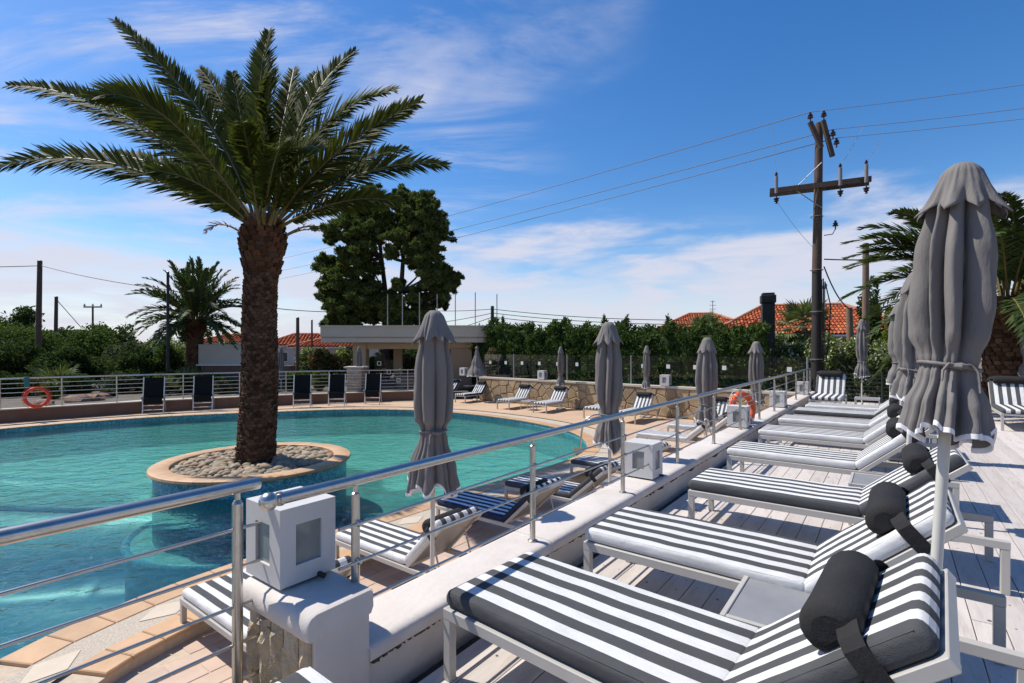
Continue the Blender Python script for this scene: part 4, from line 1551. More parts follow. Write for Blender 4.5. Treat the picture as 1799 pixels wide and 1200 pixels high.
UK_A.place('closed_umbrella', 'biggest closed grey umbrella with white hem between the two nearest deck loungers', 'umbrella', pu, 0, UG, rot=(R(1.0), R(4.0), R(20)))
UK_B.place('closed_umbrella', 'closed grey umbrella before the pool, just behind the steel handrail', 'umbrella', W(3.0, -3.1, PAVE), 0, UG, rot=(0, R(1.0), R(70)))
UK_F.place('closed_umbrella', 'closed grey umbrella directly behind the biggest one, second in the deck row', 'umbrella', W(5.75, 0.10, 0.0), 0, UG, rot=(0, R(2.5), R(-30)))
UK_F2.place('closed_umbrella', 'closed grey umbrella on the deck, third in the row behind the biggest one', 'umbrella', W(8.95, 0.12, 0.0), 0, UG, rot=(0, R(1.0), R(55)))
UK_D.place('closed_umbrella', 'slim closed umbrella at the deck end before the white oleander', 'umbrella', W(16.5, -0.62, -0.15), 0, UG, rot=(0, R(-1), R(55)), scale=0.96)
UK_D.place('closed_umbrella', 'closed umbrella cut by the right edge of the picture', 'umbrella', Vector((12.05, 11.75, -0.1)), 0, UG, rot=(0, R(-1), R(15)))
q = W(7.2, -3.1, PAVE)
UK_B2.place('closed_umbrella', 'bulky closed umbrella rising over the handrail beside the pool ladder', 'umbrella', Vector((1.20, 6.15, PAVE)), 0, UG, rot=(0, R(0.5), R(190)), scale=1.0)
UK_C.place('closed_umbrella', 'closed umbrella left of the lifebuoy in front of the conifer hedge', 'umbrella', Vector((3.55, 9.25, PAVE)), 0, UG, rot=(0, R(-0.6), R(120)), scale=1.08)
UK_C2.place('closed_umbrella', 'closed umbrella right of the lifebuoy before the dark post', 'umbrella', Vector((5.75, 11.9, RIM)), 0, UG, rot=(0, R(1), R(250)), scale=1.03)
for (x, Z, lab, kk, yb, tl) in [(985, 21.2, 'slim closed umbrella at the stone wall between two grey striped loungers', UK_D, 0, 0.4),
                                (1135, 18.6, 'slim closed umbrella at the stone wall right of the bulky closed umbrella', UK_D2, 0, 1.5),
                                (838, 24.0, 'small closed umbrella hanging as a loose cone beside the bar', UK_E, 0, 0),
                                (631, 24.6, 'small closed umbrella over the pale brick pillar left of the bar', UK_D, 0, 0.5),
                                (494, 25.3, 'closed umbrella half hidden behind the big palm trunk', UK_D, 0, 1.0)]:
    p = P(x, HY, Z)
    kk.place('closed_umbrella', lab, 'umbrella', Vector((p.x, p.y, RIM)), 0, UG, rot=(0, R(tl), R(x)), scale=1.0)

# ================================================================== lifebuoys, ladder
def buoy(name, label, loc, rot, R0, r0, m, ropes=4):
    t = thing(name, label, 'lifebuoy', loc)
    t.rotation_euler = rot
    mb = MB(); mb.tube([(R0 * math.cos(a), R0 * math.sin(a), 0) for a in [2 * PI * k / 48 for k in range(48)]], r0, 14, closed=True)
    mb.build('ring', m, t, smooth=180)
    for k in range(ropes):
        a = 2 * PI * (k + 0.5) / ropes
        mb = MB(); mb.tube([((R0 + (r0 + 0.004) * math.cos(b)) * math.cos(a), (R0 + (r0 + 0.004) * math.cos(b)) * math.sin(a), (r0 + 0.004) * math.sin(b)) for b in [2 * PI * q / 14 for q in range(14)]], 0.010, 6, closed=True)
        mb.build('band', M['white'], t, smooth=60)
    pts = []
    for k in range(64):
        a = 2 * PI * k / 64
        rr = R0 + r0 + 0.012 + 0.03 * abs(math.sin(2 * a))
        pts.append((rr * math.cos(a), rr * math.sin(a), 0.01 * math.sin(5 * a)))
    mb = MB(); mb.tube(pts, 0.006, 5, closed=True)
    mb.build('rope', M['white'] if ropes > 1 else m, t, smooth=60)
    return t
p = P(1304, 717, 8.75)
buoy('lifebuoy', 'bright orange lifebuoy standing behind the lamp box on the coping', p, (R(84), R(8), R(22)), 0.235, 0.058, M['orange'])
p = P(65, 698, 17.55)
b = buoy('lifebuoy', 'orange red ring buoy hanging on the far left railing', (p.x, p.y, p.z), (R(86), 0, R(48)), 0.31, 0.055, M['orange_dark'], 1)
mb = MB()
mb.box(-0.32, -0.18, 0.36, 0.72, 0.0, 0.05, 0.01)
mb.build('strap', M['teal_cloth'], b)
lad = thing('pool_ladder', 'curved stainless steel pool ladder at the right end of the pool', 'ladder', (1.55, 12.3, RIM))
for s in (0.0, 0.55):
    bx_, by_ = 2.55 + s * 0.15, 12.35 + s
    pts = []
    for k in range(13):
        a = PI * k / 12
        pts.append((bx_ - 0.42 + 0.42 * math.cos(a), by_ - 0.0, RIM + 0.48 + 0.34 * math.sin(a)))
    pts = [(bx_, by_, RIM)] + pts + [(bx_ - 0.9, by_, RIM - 0.1), (bx_ - 0.95, by_, -2.0)]
    mb = MB(); mb.tube(pts, 0.022, 10)
    rel(mb, lad).build('rail', M['steel'], lad, smooth=60)
for k in range(3):
    z = -1.2 - k * 0.25
    mb = MB(); mb.box(1.60, 1.72, 12.36, 12.90, z, z + 0.03, 0.004)
    rel(mb, lad).build('tread', M['steel'], lad)

# ================================================================== black sling chairs leaning by the far railing
ck = Kit()
for s in (-1, 1):
    mb = MB(); mb.tube([(s * 0.34, -0.12, 0.0), (s * 0.34, 0.0, 0.72), (s * 0.34, 0.12, 1.40)], 0.019, 8)
    ck.add('back_rail', mb, M['white'], smooth=60)
    mb = MB(); mb.tube([(s * 0.37, 0.16, 0.0), (s * 0.37, 0.02, 0.45), (s * 0.37, -0.08, 0.62)], 0.017, 8)
    ck.add('leg', mb, M['galv'], smooth=60)
    mb = MB(); mb.box(s * 0.375 - 0.025, s * 0.375 + 0.025, -0.14, 0.10, 0.60, 0.66, 0.01)
    ck.add('armrest', mb, M['galv'])
mb = MB()
n = 10
vs, fs = [], []
for k in range(n + 1):
    t = k / n
    z = 0.56 + 0.82 * t
    y = -0.03 + 0.15 * t + 0.02 * math.sin(PI * t)
    for x in (-0.325, 0.325):
        vs += [(x, y - 0.006, z), (x, y + 0.006, z)]
for k in range(n):
    b_ = 4 * k
    fs += [(b_, b_ + 2, b_ + 6, b_ + 4), (b_ + 1, b_ + 5, b_ + 7, b_ + 3), (b_, b_ + 4, b_ + 5, b_ + 1), (b_ + 2, b_ + 3, b_ + 7, b_ + 6)]
fs += [(0, 1, 3, 2), (4 * n, 4 * n + 2, 4 * n + 3, 4 * n + 1)]
mb.add(vs, fs)
ck.add('back_sling', mb, M['sling'], smooth=40)
mb = MB(); mb.box(-0.31, 0.31, -0.15, -0.12, 0.36, 0.62, 0.008)
ck.add('seat_sling', mb, M['sling'])
for z, y in ((0.30, -0.07), (0.13, -0.10)):
    mb = MB(); mb.tube([(-0.34, y, z), (0.34, y, z)], 0.013, 8)
    ck.add('crossbar', mb, M['white'], smooth=60)
for (x, y, lab, rz) in [(270, 722, 'black sling chair, first from the left along the far railing', 14),
                        (357, 717, 'black sling chair, second from the left along the far railing', 12),
                        (531, 712, 'black sling chair just right of the big palm trunk', 4),
                        (592, 710, 'black sling chair left of the pale brick pillar', -4),
                        (655, 707.5, 'black sling chair in front of the glass stair panel', -12)]:
    Z = F * 2.5 / (y - HY) - 0.55
    p = P(x, HY, Z)
    ck.place('sling_chair', lab, 'chair', Vector((p.x, p.y, RIM - 0.011)), R(rz + 10), 'black sling chairs by the far railing')
# ================================================================== planter island with the big palm
import bmesh
pl = thing('round_planter', 'round planter island in the pool with tan rim and mosaic side', 'planter', (IC.x, IC.y, -1.95))
def lrel(mb):
    return rel(mb, pl)
mb = MB(); mb.lathe([(1.79, -2.95), (1.79, -0.822), (1.6, -0.822)], 72, (IC.x, IC.y, 0))
lrel(mb).build('planter_wall', M['mosaic_wall'], pl, smooth=40)
for k in range(34):
    a0, a1 = 2 * PI * k / 34 + 0.0015, 2 * PI * (k + 1) / 34 - 0.0015
    mb = MB()
    vs = []
    for a in (a0, (a0 + a1) / 2, a1):
        for r, z in ((1.53, -0.82), (1.865, -0.82), (1.88, -0.80), (1.872, -0.758), (1.85, -0.748), (1.545, -0.745), (1.53, -0.755)):
            vs.append((IC.x + r * math.cos(a), IC.y + r * math.sin(a), z))
    fs = []
    for s in range(2):
        for q in range(7):
            l = (q + 1) % 7
            fs.append((s * 7 + q, s * 7 + l, (s + 1) * 7 + l, (s + 1) * 7 + q))
    fs += [tuple(range(7)), tuple(14 + q for q in range(7))]
    mb.convex(vs, fs)
    lrel(mb).build('rim_tile', M['tan'], pl, smooth=40)
mb = MB(); mb.lathe([(1.535, -0.95), (1.535, -0.90), (0.3, -0.86)], 40, (IC.x, IC.y, 0))
lrel(mb).build('soil', M['dark'], pl)
def stonemat(name, per_object):
    m, nt, bs = nodes_of(name)
    if per_object:
        x = nt.nodes.new('ShaderNodeObjectInfo').outputs['Random']
    else:
        x = nt.nodes.new('ShaderNodeNewGeometry').outputs['Random Per Island']
    c = ramp(nt, x, [(0.0, (0.22, 0.18, 0.12)), (0.2, (0.38, 0.29, 0.18)), (0.4, (0.27, 0.225, 0.165)), (0.6, (0.45, 0.355, 0.235)), (0.8, (0.32, 0.19, 0.11)), (1.0, (0.40, 0.345, 0.27))])
    v = ramp(nt, tex_noise(nt, 'Object', 9, 5), [(0.3, (0.7, 0.7, 0.7)), (0.7, (1.1, 1.1, 1.1))])
    nt.links.new(mixc(nt, 1.0, c, v, 'MULTIPLY'), bs.inputs['Base Color'])
    bs.inputs['Roughness'].default_value = 0.8
    add_bump(nt, bs, tex_noise(nt, 'Object', 40, 4), 0.2, 0.005)
    return m
M['pebble'] = stonemat('river_stone', True)
M['pebble_far'] = stonemat('river_stone_heap', False)
bm = bmesh.new(); bmesh.ops.create_icosphere(bm, subdivisions=2, radius=1.0)
ico_v = [v.co.copy() for v in bm.verts]; ico_f = [tuple(v.index for v in f.verts) for f in bm.faces]; bm.free()
rs_ = random.Random(77)
def stone_shape(seed):
    sx, sy, sz = rs_.uniform(0.8, 1.35), rs_.uniform(0.65, 0.95), rs_.uniform(0.5, 0.72)
    return [Vector((p.x * sx, p.y * sy, p.z * sz)) * (1 + 0.16 * noise.noise(p * 1.1 + Vector((seed, 0, 0)))) for p in ico_v]
shapes = [stone_shape(k * 3.7) for k in range(7)]
stone_me = []
for sh in shapes:
    b_ = MB(); b_.add([p * 0.092 for p in sh], ico_f)
    stone_me.append(b_.mesh('stone', M['pebble'], 180))
pts = []
tries = 0
while tries < 30000 and len(pts) < 900:
    tries += 1
    a, r = rs_.uniform(0, 2 * PI), 1.47 * math.sqrt(rs_.random())
    if r < 0.5:
        continue
    p = Vector((r * math.cos(a), r * math.sin(a)))
    if all((p - q).length > 0.105 for q in pts):
        pts.append(p)
def vis(p):
    return -(p.y) + (0.0 if not (abs(p.x) < 0.45 and p.y > 0) else -9)
pts.sort(key=vis, reverse=True)
heap = MB()
for k, p in enumerate(pts):
    z = -0.845 + 0.05 * rs_.random() + 0.05 * (1 - p.length / 1.5)
    s = rs_.choice((0.5, 0.7, 0.85, 0.95, 1.05, 1.2, 1.35)) * rs_.uniform(0.9, 1.08)
    rot = (rs_.uniform(-0.3, 0.3), rs_.uniform(-0.3, 0.3), rs_.uniform(0, 6.28))
    loc = Vector((IC.x + p.x, IC.y + p.y, z))
    if k < 300:
        o = link('stone', rs_.choice(stone_me), pl)
        o.location = loc - pl.location
        o.rotation_euler = rot
        o.scale = (s, s, s)
    else:
        from mathutils import Euler
        heap.M = Matrix.Translation(loc) @ Euler(rot).to_matrix().to_4x4() @ Matrix.Scale(s * 0.092, 4)
        heap.add(rs_.choice(shapes), ico_f)
heap.M = None
for k in range(420):                                  # smaller ones filling the gaps
    a, r = rs_.uniform(0, 2 * PI), 1.5 * math.sqrt(rs_.random())
    if r < 0.45:
        continue
    s = rs_.uniform(0.03, 0.055)
    heap.M = Matrix.Translation((IC.x + r * math.cos(a), IC.y + r * math.sin(a), -0.875)) @ Matrix.Rotation(rs_.uniform(0, 6), 4, 'Z') @ Matrix.Scale(s, 4)
    heap.add(rs_.choice(shapes), ico_f)
heap.M = None
o = lrel(heap).build('stone_heap', M['pebble_far'], pl, smooth=180)
o['kind'] = 'stuff'

# ------------------------------------------------------------------ palms
def bez(a, b, c, t):
    return a * (1 - t) ** 2 + b * (2 * t * (1 - t)) + c * t * t
def frond(mb, A, B, C, n, lmax, r, rad=0.036, wl=0.034, start=0.14, spread=1.0, roll=0.0, nr=12, face=(0, 0, 1), tilt=(-12, 42)):
    A, B, C = Vector(A), Vector(B), Vector(C)
    pts = [bez(A, B, C, k / nr) for k in range(nr + 1)]
    mb.mat = 0
    mb.tube(pts, [rad * (1 - 0.88 * (k / nr) ** 0.7) for k in range(nr + 1)], 5)
    mb.mat = 1
    for k in range(n):
        s = start + (1 - start) * (k + 0.5) / n
        p = bez(A, B, C, s)
        T = (bez(A, B, C, min(1, s + 0.02)) - bez(A, B, C, max(0, s - 0.02))).normalized()
        S = T.cross(Vector(face))
        S = S.normalized() if S.length > 0.05 else Vector((1, 0, 0))
        if roll:
            S = Matrix.Rotation(roll, 3, T) @ S
        U = S.cross(T).normalized()
        if s < 0.45:
            pr = 0.35 + 0.65 * math.sin(PI / 2 * (s - start) / (0.45 - start + 1e-6))
        else:
            pr = 1.0 - 0.72 * ((s - 0.45) / 0.55) ** 1.8
        for side in (-1, 1):
            l = lmax * pr * r.uniform(0.86, 1.08)
            fwd = 0.75 + 0.65 * s + r.uniform(-0.12, 0.12)
            fi = R(r.uniform(*tilt)); d = ((S * side * math.cos(fi) + U * math.sin(fi)) * 0.95 * spread + T * fwd).normalized()
            w_ = wl * r.uniform(0.8, 1.15)
            Wd = (T - d * T.dot(d))
            Wd = Wd.normalized() * w_ * 0.5
            g_ = Vector((0, 0, -1)) * l * r.uniform(0.02, 0.16)
            q0 = p
            q1 = p + d * l * 0.5 + g_ * 0.2
            q2 = p + d * l + g_
            mb.add([q0 - Wd * 0.6, q0 + Wd * 0.6, q1 + Wd, q1 - Wd, q2], [(0, 1, 2, 3), (3, 2, 4)])
    mb.mat = 0
def trunk_rows(mb, cfun, rfun, z0, z1, dz, wedge_w, out, r, seed):
    z, k = z0, 0
    while z < z1:
        rad = rfun(z)
        n = max(8, int(2 * PI * rad / wedge_w))
        for q in range(n):
            a = 2 * PI * (q + 0.5 * (k % 2) + 0.12 * k) / n + r.uniform(-0.05, 0.05)
            if r.random() < 0.06:
                continue
            c = cfun(z)
            e, t = Vector((math.cos(a), math.sin(a), 0)), Vector((-math.sin(a), math.cos(a), 0))
            hw = wedge_w * 0.5 * r.uniform(0.85, 1.1)
            o_ = out * r.uniform(0.5, 1.3)
            zz = z + r.uniform(-0.01, 0.01)
            b = c + e * (rad - 0.012)
            vs = [b + t * -hw + Vector((0, 0, zz)), b + t * hw + Vector((0, 0, zz)),
                  b + t * (hw * 0.75) + Vector((0, 0, zz + dz * 1.15)) + e * o_, b + t * (-hw * 0.75) + Vector((0, 0, zz + dz * 1.15)) + e * o_,
                  b + t * (hw * 0.5) + Vector((0, 0, zz + dz * 1.3)), b + t * (-hw * 0.5) + Vector((0, 0, zz + dz * 1.3)),
                  b + Vector((0, 0, zz + dz * 0.3)) + e * (o_ * 0.75)]
            mb.add(vs, [(0, 1, 6), (1, 2, 6), (2, 3, 6), (3, 0, 6), (3, 2, 4, 5), (0, 3, 5), (1, 4, 2)])
        z += dz
        k += 1
rp_ = random.Random(99)
PY = 10.6
PB = Vector((-5.36, PY, -0.9))
palm = thing('palm_tree', 'large date palm growing from the stone filled planter in the pool', 'palm tree', PB)
def prel(mb):
    return rel(mb, palm)
def pc(z):
    t = (z + 0.9) / 5.0
    return Vector((-5.36 + 0.13 * t + 0.02 * math.sin(z * 2), PY, 0))
def pr_(z):
    if z < -0.5:
        return 0.375
    if z < 2.9:
        return 0.365 - 0.045 * (z + 0.5) / 3.4
    t = min(1, (z - 2.9) / 0.9)
    return 0.32 + 0.11 * t * t * (3 - 2 * t) - (0.12 * max(0, (z - 3.9) / 0.4) if z > 3.9 else 0)
mb = MB()
zs = [-0.95 + 0.1 * k for k in range(54)]
n = 28
vs, fs = [], []
for z in zs:
    c = pc(z)
    for k in range(n):
        a = 2 * PI * k / n
        r_ = pr_(z) - 0.012
        vs.append((c.x + r_ * math.cos(a), c.y + r_ * math.sin(a), z))
for i in range(len(zs) - 1):
    for k in range(n):
        l = (k + 1) % n
        fs.append((i * n + k, i * n + l, (i + 1) * n + l, (i + 1) * n + k))
fs.append(tuple((len(zs) - 1) * n + k for k in range(n)))
mb.add(vs, fs)
trunk = prel(mb).build('trunk', M['bark'], palm, smooth=60)
mb = MB(); trunk_rows(mb, pc, pr_, -0.92, 3.15, 0.062, 0.105, 0.028, rp_, 1)
o = prel(mb).build('leaf_scars', M['boot'], trunk); o['kind'] = 'stuff'
mb = MB(); trunk_rows(mb, pc, pr_, 3.12, 4.15, 0.10, 0.17, 0.055, rp_, 2)
o = prel(mb).build('leaf_bases', M['boot_new'], trunk); o['kind'] = 'stuff'
spec = [  # foot, bend, tip in the photograph and how far the tip leans away
    ((448, 392), (408, 219), (203, 36), 0.9), ((444, 392), (240, 154), (15, 150), 0.6), ((448, 396), (280, 130), (160, 172), -1.6),
    ((440, 396), (170, 225), (-18, 300), -0.9), ((442, 388), (328, 284), (180, 268), 1.8), ((460, 388), (444, 160), (472, 56), 0.7),
    ((464, 394), (462, 190), (478, 128), -2.6), ((478, 388), (519, 165), (623, 90), 0.9), ((480, 394), (535, 190), (692, 158), -1.5),
    ((484, 394), (562, 262), (737, 178), -0.5), ((488, 388), (598, 272), (715, 262), 1.6), ((488, 396), (634, 268), (783, 290), 0.3),
    ((490, 400), (612, 330), (702, 356), -0.3), ((455, 370), (428, 230), (408, 128), 1.2), ((470, 370), (500, 200), (516, 122), 1.4),
    ((474, 380), (520, 190), (556, 128), 2.2), ((470, 380), (540, 240), (610, 200), 2.8),
    ((446, 384), (360, 260), (270, 225), 2.4), ((480, 384), (570, 285), (655, 300), 2.6), ((462, 380), (455, 230), (440, 170), 3.0),
    ((456, 396), (430, 215), (425, 215), -2.8), ((474, 396), (520, 230), (560, 262), -2.7), ((446, 400), (350, 300), (262, 300), -1.2),
    ((452, 384), (420, 200), (352, 122), 1.6), ((462, 386), (480, 260), (500, 250), -3.2)]
for k, (a, b, c, dy) in enumerate(spec):
    A = P(a[0], a[1], PY - 0.05 + 0.12 * dy)
    B = P(b[0], b[1], PY + 0.45 * dy)
    C = P(c[0], c[1], PY + dy)
    Lf = (C - A).length
    mb = MB()
    frond(mb, A, B, C, int(64 + 30 * Lf), 0.68 if Lf > 3 else 0.50, rp_, 0.042, 0.046, roll=rp_.uniform(-0.3, 0.3), start=0.09, face=(0, -0.85, 0.5), tilt=(-20, 32))
    prel(mb).build('frond', [M['rachis'], M['palm']], palm, smooth=60)
for k in range(5):                                    # dry remains round the crown
    a = 2 * PI * k / 9 + 0.3
    e = Vector((math.cos(a), math.sin(a), 0))
    A = pc(3.9) + e * 0.42 + Vector((0, 0, 3.95))
    mb = MB(); frond(mb, A, A + e * 0.55 + Vector((0, 0, 0.42)), A + e * rp_.uniform(0.75, 1.25) + Vector((0, 0, rp_.uniform(0.05, 0.35))), 16, 0.22, rp_, 0.03, 0.03)
    prel(mb).build('dry_frond', [M['rachis'], M['palm_dry']], palm, smooth=60)

def palm_kit_meshes(L, lm, n, mats, seed, kinds, wl=0.05):
    out = []
    r = random.Random(seed)
    for (rise, reach, drop) in kinds:
        mb = MB()
        frond(mb, (0, 0, 0), (reach * 0.42 * L, 0, rise * L), (reach * L, 0, drop * L), n, lm, r, 0.04, wl)
        out.append(mb.mesh('frond', mats, 60))
    return out
def small_palm(label, loc, th, tr_, L, nf, mats, seed, n=46, wl=0.06, lm=0.55, low=-0.55, flat=False):
    r = random.Random(seed)
    root = thing('palm_tree', label, 'palm tree', loc)
    c0 = lambda z: Vector((0.02 * z, 0, 0))
    rf = lambda z: tr_ * (1.05 - 0.12 * z / th) if z < th * 0.75 else tr_ * (0.95 + 0.35 * (z - th * 0.75) / (th * 0.25))
    mb = MB()
    zs = [th * k / 16 for k in range(17)]
    mb.tube([c0(z) + Vector((0, 0, z)) for z in zs], [rf(z) - 0.01 for z in zs], 16)
    tk_ = mb.build('trunk', M['bark'], root, smooth=60)
    mb = MB(); trunk_rows(mb, c0, rf, 0, th * 0.8, 0.11, 0.17, 0.04, r, 1)
    o = mb.build('leaf_scars', M['boot'], tk_); o['kind'] = 'stuff'
    mb = MB(); trunk_rows(mb, c0, rf, th * 0.8, th, 0.14, 0.26, 0.07, r, 1)
    o = mb.build('leaf_bases', M['boot_new'], tk_); o['kind'] = 'stuff'
    kinds = [(0.62, 0.5, 0.86), (0.62, 0.72, 0.62), (0.55, 0.86, 0.38), (0.42, 0.92, 0.10), (0.26, 0.88, -0.20), (0.10, 0.76, -0.48), (0.66, 0.28, 0.98)]
    ms = palm_kit_meshes(L, lm, n, mats, seed, kinds, wl)
    for k in range(nf):
        t = k / nf
        i = [6, 0, 1, 2, 3, 4, 5][min(6, int(t * 7))]
        if flat and i in (6, 0):
            i = 2 if k % 2 else 1
        if kinds[i][2] < low:
            i = 4
        o = link('frond', ms[i], root)
        a = k * 2.39996 + r.uniform(-0.2, 0.2)
        o.matrix_local = Matrix.Translation((0.02 * th + 0.5 * tr_ * math.cos(a), 0.5 * tr_ * math.sin(a), th - 0.05)) @ Matrix.Rotation(a, 4, 'Z') @ Matrix.Rotation(r.uniform(-0.12, 0.12), 4, 'Y') @ Matrix.Rotation(r.uniform(-0.3, 0.3), 4, 'X') @ Matrix.Scale(r.uniform(0.88, 1.08), 4)
    return root
p = P(341, HY, 27.5)
small_palm('smaller date palm standing in the garden left of the big palm trunk', (p.x, p.y, -0.6), 3.6, 0.40, 3.25, 64, [M['rachis'], M['palm_far']], 5, 44, 0.075, 0.5)
p = P(1768, HY, 12.6)
rpalm = small_palm('date palm at the right edge behind the biggest closed umbrella', (p.x, p.y, -0.3), 3.0, 0.45, 3.9, 62, [M['rachis'], M['palm_far']], 14, 84, 0.055, 0.62, flat=True)

# ------------------------------------------------------------------ broadleaf and needle crowns
def leaves(mb, c, rad, n, size, r, long=1.5, shell=0.55, up=0.0):
    c = Vector(c)
    for _ in range(n):
        d = Vector((r.gauss(0, 1), r.gauss(0, 1), r.gauss(0, 1)))
        d = d.normalized() if d.length > 1e-6 else Vector((0, 0, 1))
        k = shell + (1 - shell) * r.random()
        if r.random() < 0.25:
            k = r.random() ** 0.5
        p = c + Vector((d.x * rad[0], d.y * rad[1], d.z * rad[2])) * k
        a = Vector((r.gauss(0, 1), r.gauss(0, 1), r.gauss(0, 1) + up)) * 0.8 + d * 0.8
        a = a.normalized() if a.length > 1e-6 else d
        b = a.cross(Vector((r.gauss(0, 1), r.gauss(0, 1), r.gauss(0, 1))))
        b = b.normalized() if b.length > 1e-6 else a.orthogonal()
        s = size * r.uniform(0.6, 1.35)
        a2, b2 = a * s * long * 0.5, b * s * 0.5
        mb.add([p - a2, p + b2 * 0.8, p + a2, p - b2 * 0.8], [(0, 1, 2, 3)])
def crown_blobs(mb, c, rad, nb, per, size, r, **kw):
    c = Vector(c)
    for _ in range(nb):
        d = Vector((r.gauss(0, 1), r.gauss(0, 1), r.gauss(0, 0.9))).normalized() * r.uniform(0.35, 0.86)
        q = c + Vector((d.x * rad[0], d.y * rad[1], d.z * rad[2]))
        k = r.uniform(0.24, 0.46)
        leaves(mb, q, (rad[0] * k, rad[1] * k, rad[2] * k * r.uniform(0.8, 1.1)), per, size, r, **kw)
def shrub(name, label, cat, x, Z, top, bot, half, mat, nb=16, per=150, size=0.16, seed=1, group=None, long=1.6, depth=1.0, ground=None):
    r = random.Random(seed)
    pt, pb = P(x, top, Z), P(x, bot, Z)
    zb = pb.z if ground is None else ground
    hh = (pt.z - zb)
    rx = half / F * Z
    root = thing(name, label, cat, (pt.x, Z, zb), 0, group)
    mb = MB()
    for k in range(4):
        a = 2 * PI * k / 4 + r.random()
        mb.tube([(0.08 * math.cos(a), 0.08 * math.sin(a), -0.1), (0.3 * rx * math.cos(a), 0.3 * rx * math.sin(a), hh * 0.4), (0.6 * rx * math.cos(a), 0.5 * rx * math.sin(a), hh * 0.75)], [0.05, 0.035, 0.012], 5)
    mb.build('stem', M['stem'], root, smooth=60)
    mb = MB()
    crown_blobs(mb, (0, 0, hh * 0.5), (rx, rx * depth, hh * 0.5), int(nb * 1.5), int(per * 1.9), size * 0.62, r, long=long)
    leaves(mb, (0, 0, hh * 0.45), (rx * 0.7, rx * depth * 0.7, hh * 0.42), per * 5, size * 0.9, r, long=long)
    mb.build('foliage', mat, root)
    return root
GS = 'shrubs and trees in the garden beyond the pool'
sh = [('tree', 'dark windswept tree at the far left edge above the shrubs', 'tree', 20, 46, 530, 640, 46, 'leaf_b', 16, 160, 0.28),
      ('shrub', 'grey green leafy shrub below the windswept tree at the left edge', 'shrub', 45, 38, 556, 660, 72, 'leaf_a', 20, 170, 0.22),
      ('tree', 'dark round tree behind the two left poles', 'tree', 118, 52, 560, 640, 50, 'leaf_b', 14, 150, 0.28),
      ('shrub', 'bright green bushy shrub in the middle of the left garden', 'shrub', 160, 33, 568, 662, 56, 'leaf_a', 20, 180, 0.19),
      ('tree', 'dark leafy tree with ragged top right of the far crossarm pole', 'tree', 208, 42, 558, 640, 40, 'leaf_b', 14, 150, 0.26),
      ('shrub', 'grey olive shrub left of the thin dark pole', 'shrub', 222, 29, 588, 662, 42, 'leaf_c', 16, 190, 0.14),
      ('shrub', 'pale flowering shrub behind the thin dark pole', 'shrub', 280, 33, 582, 650, 42, 'oleander_w', 16, 170, 0.16),
      ('shrub', 'deep green shrub at the left edge in front of the garden', 'shrub', 10, 27, 590, 690, 66, 'leaf_b', 18, 200, 0.17),
      ('shrub', 'dark shrub behind the fan palm and ring buoy', 'shrub', 118, 26.5, 606, 680, 58, 'leaf_b', 16, 200, 0.17),
      ('shrub', 'dark shrub in shade left of the smaller palm', 'shrub', 246, 26, 614, 680, 48, 'leaf_b', 16, 200, 0.16),
      ('shrub', 'green shrub just left of the smaller palm trunk', 'shrub', 300, 29, 596, 668, 30, 'leaf_a', 12, 160, 0.16),
      ('tree', 'small dark tree seen behind the smaller palm trunk', 'tree', 335, 58, 556, 620, 26, 'leaf_b', 10, 130, 0.3),
      ('shrub', 'climbing green plant over the pale garden wall', 'shrub', 402, 30, 588, 612, 30, 'oleander_w', 10, 130, 0.14),
      ('shrub', 'white flowering oleander right of the big palm trunk', 'shrub', 538, 31, 606, 668, 30, 'oleander_w', 14, 180, 0.15),
      ('shrub', 'pink flowering oleander left of the bar', 'shrub', 568, 30, 606, 664, 26, 'oleander_p', 12, 180, 0.15),
      ('shrub', 'white flowering oleander beside the bar', 'shrub', 603, 31.5, 606, 668, 26, 'oleander_w', 12, 180, 0.15),
      ('shrub', 'low yellow green shrub behind the sling chairs', 'shrub', 561, 25.8, 650, 694, 16, 'leaf_d', 10, 160, 0.09),
      ('shrub', 'low yellow green tuft behind the ring buoy', 'shrub', 92, 21.5, 668, 700, 24, 'leaf_d', 8, 150, 0.09),
      ('shrub', 'low rust green plant among the garden rocks', 'shrub', 194, 22.5, 682, 702, 14, 'oleander_p', 6, 110, 0.08),
      ('shrub', 'low green plant behind the second sling chair', 'shrub', 395, 24.3, 668, 696, 22, 'oleander_p', 8, 110, 0.09),
      ('shrub', 'low dark shrub under the fan palm at the left edge', 'shrub', 20, 22.6, 652, 700, 46, 'leaf_b', 12, 150, 0.12),
      ('shrub', 'low dark shrub between ring buoy and garden rocks', 'shrub', 128, 23.6, 655, 700, 40, 'leaf_b', 12, 150, 0.12),
      ('shrub', 'low olive shrub left of the first sling chair', 'shrub', 215, 24.4, 650, 698, 36, 'leaf_c', 12, 150, 0.11),
      ('shrub', 'low dark shrub between the first two sling chairs', 'shrub', 300, 24.8, 652, 698, 40, 'leaf_b', 12, 150, 0.11),
      ('shrub', 'low dark shrub left of the big palm trunk at the railing', 'shrub', 375, 25.6, 654, 696, 40, 'leaf_a', 12, 150, 0.11),
      ('shrub', 'low green shrub behind the chair beside the palm trunk', 'shrub', 520, 26.5, 648, 692, 30, 'leaf_a', 10, 150, 0.11),
      ('shrub', 'pink flowering shrub seen through the open bar', 'shrub', 722, 34, 620, 680, 24, 'oleander_p', 12, 170, 0.16),
      ('shrub', 'green tree mass seen through the open bar', 'shrub', 680, 37, 606, 690, 40, 'leaf_b', 14, 170, 0.2),
      ('shrub', 'pink flowering shrub at the right end of the bar', 'shrub', 862, 26, 606, 646, 17, 'oleander_p', 10, 170, 0.12)]
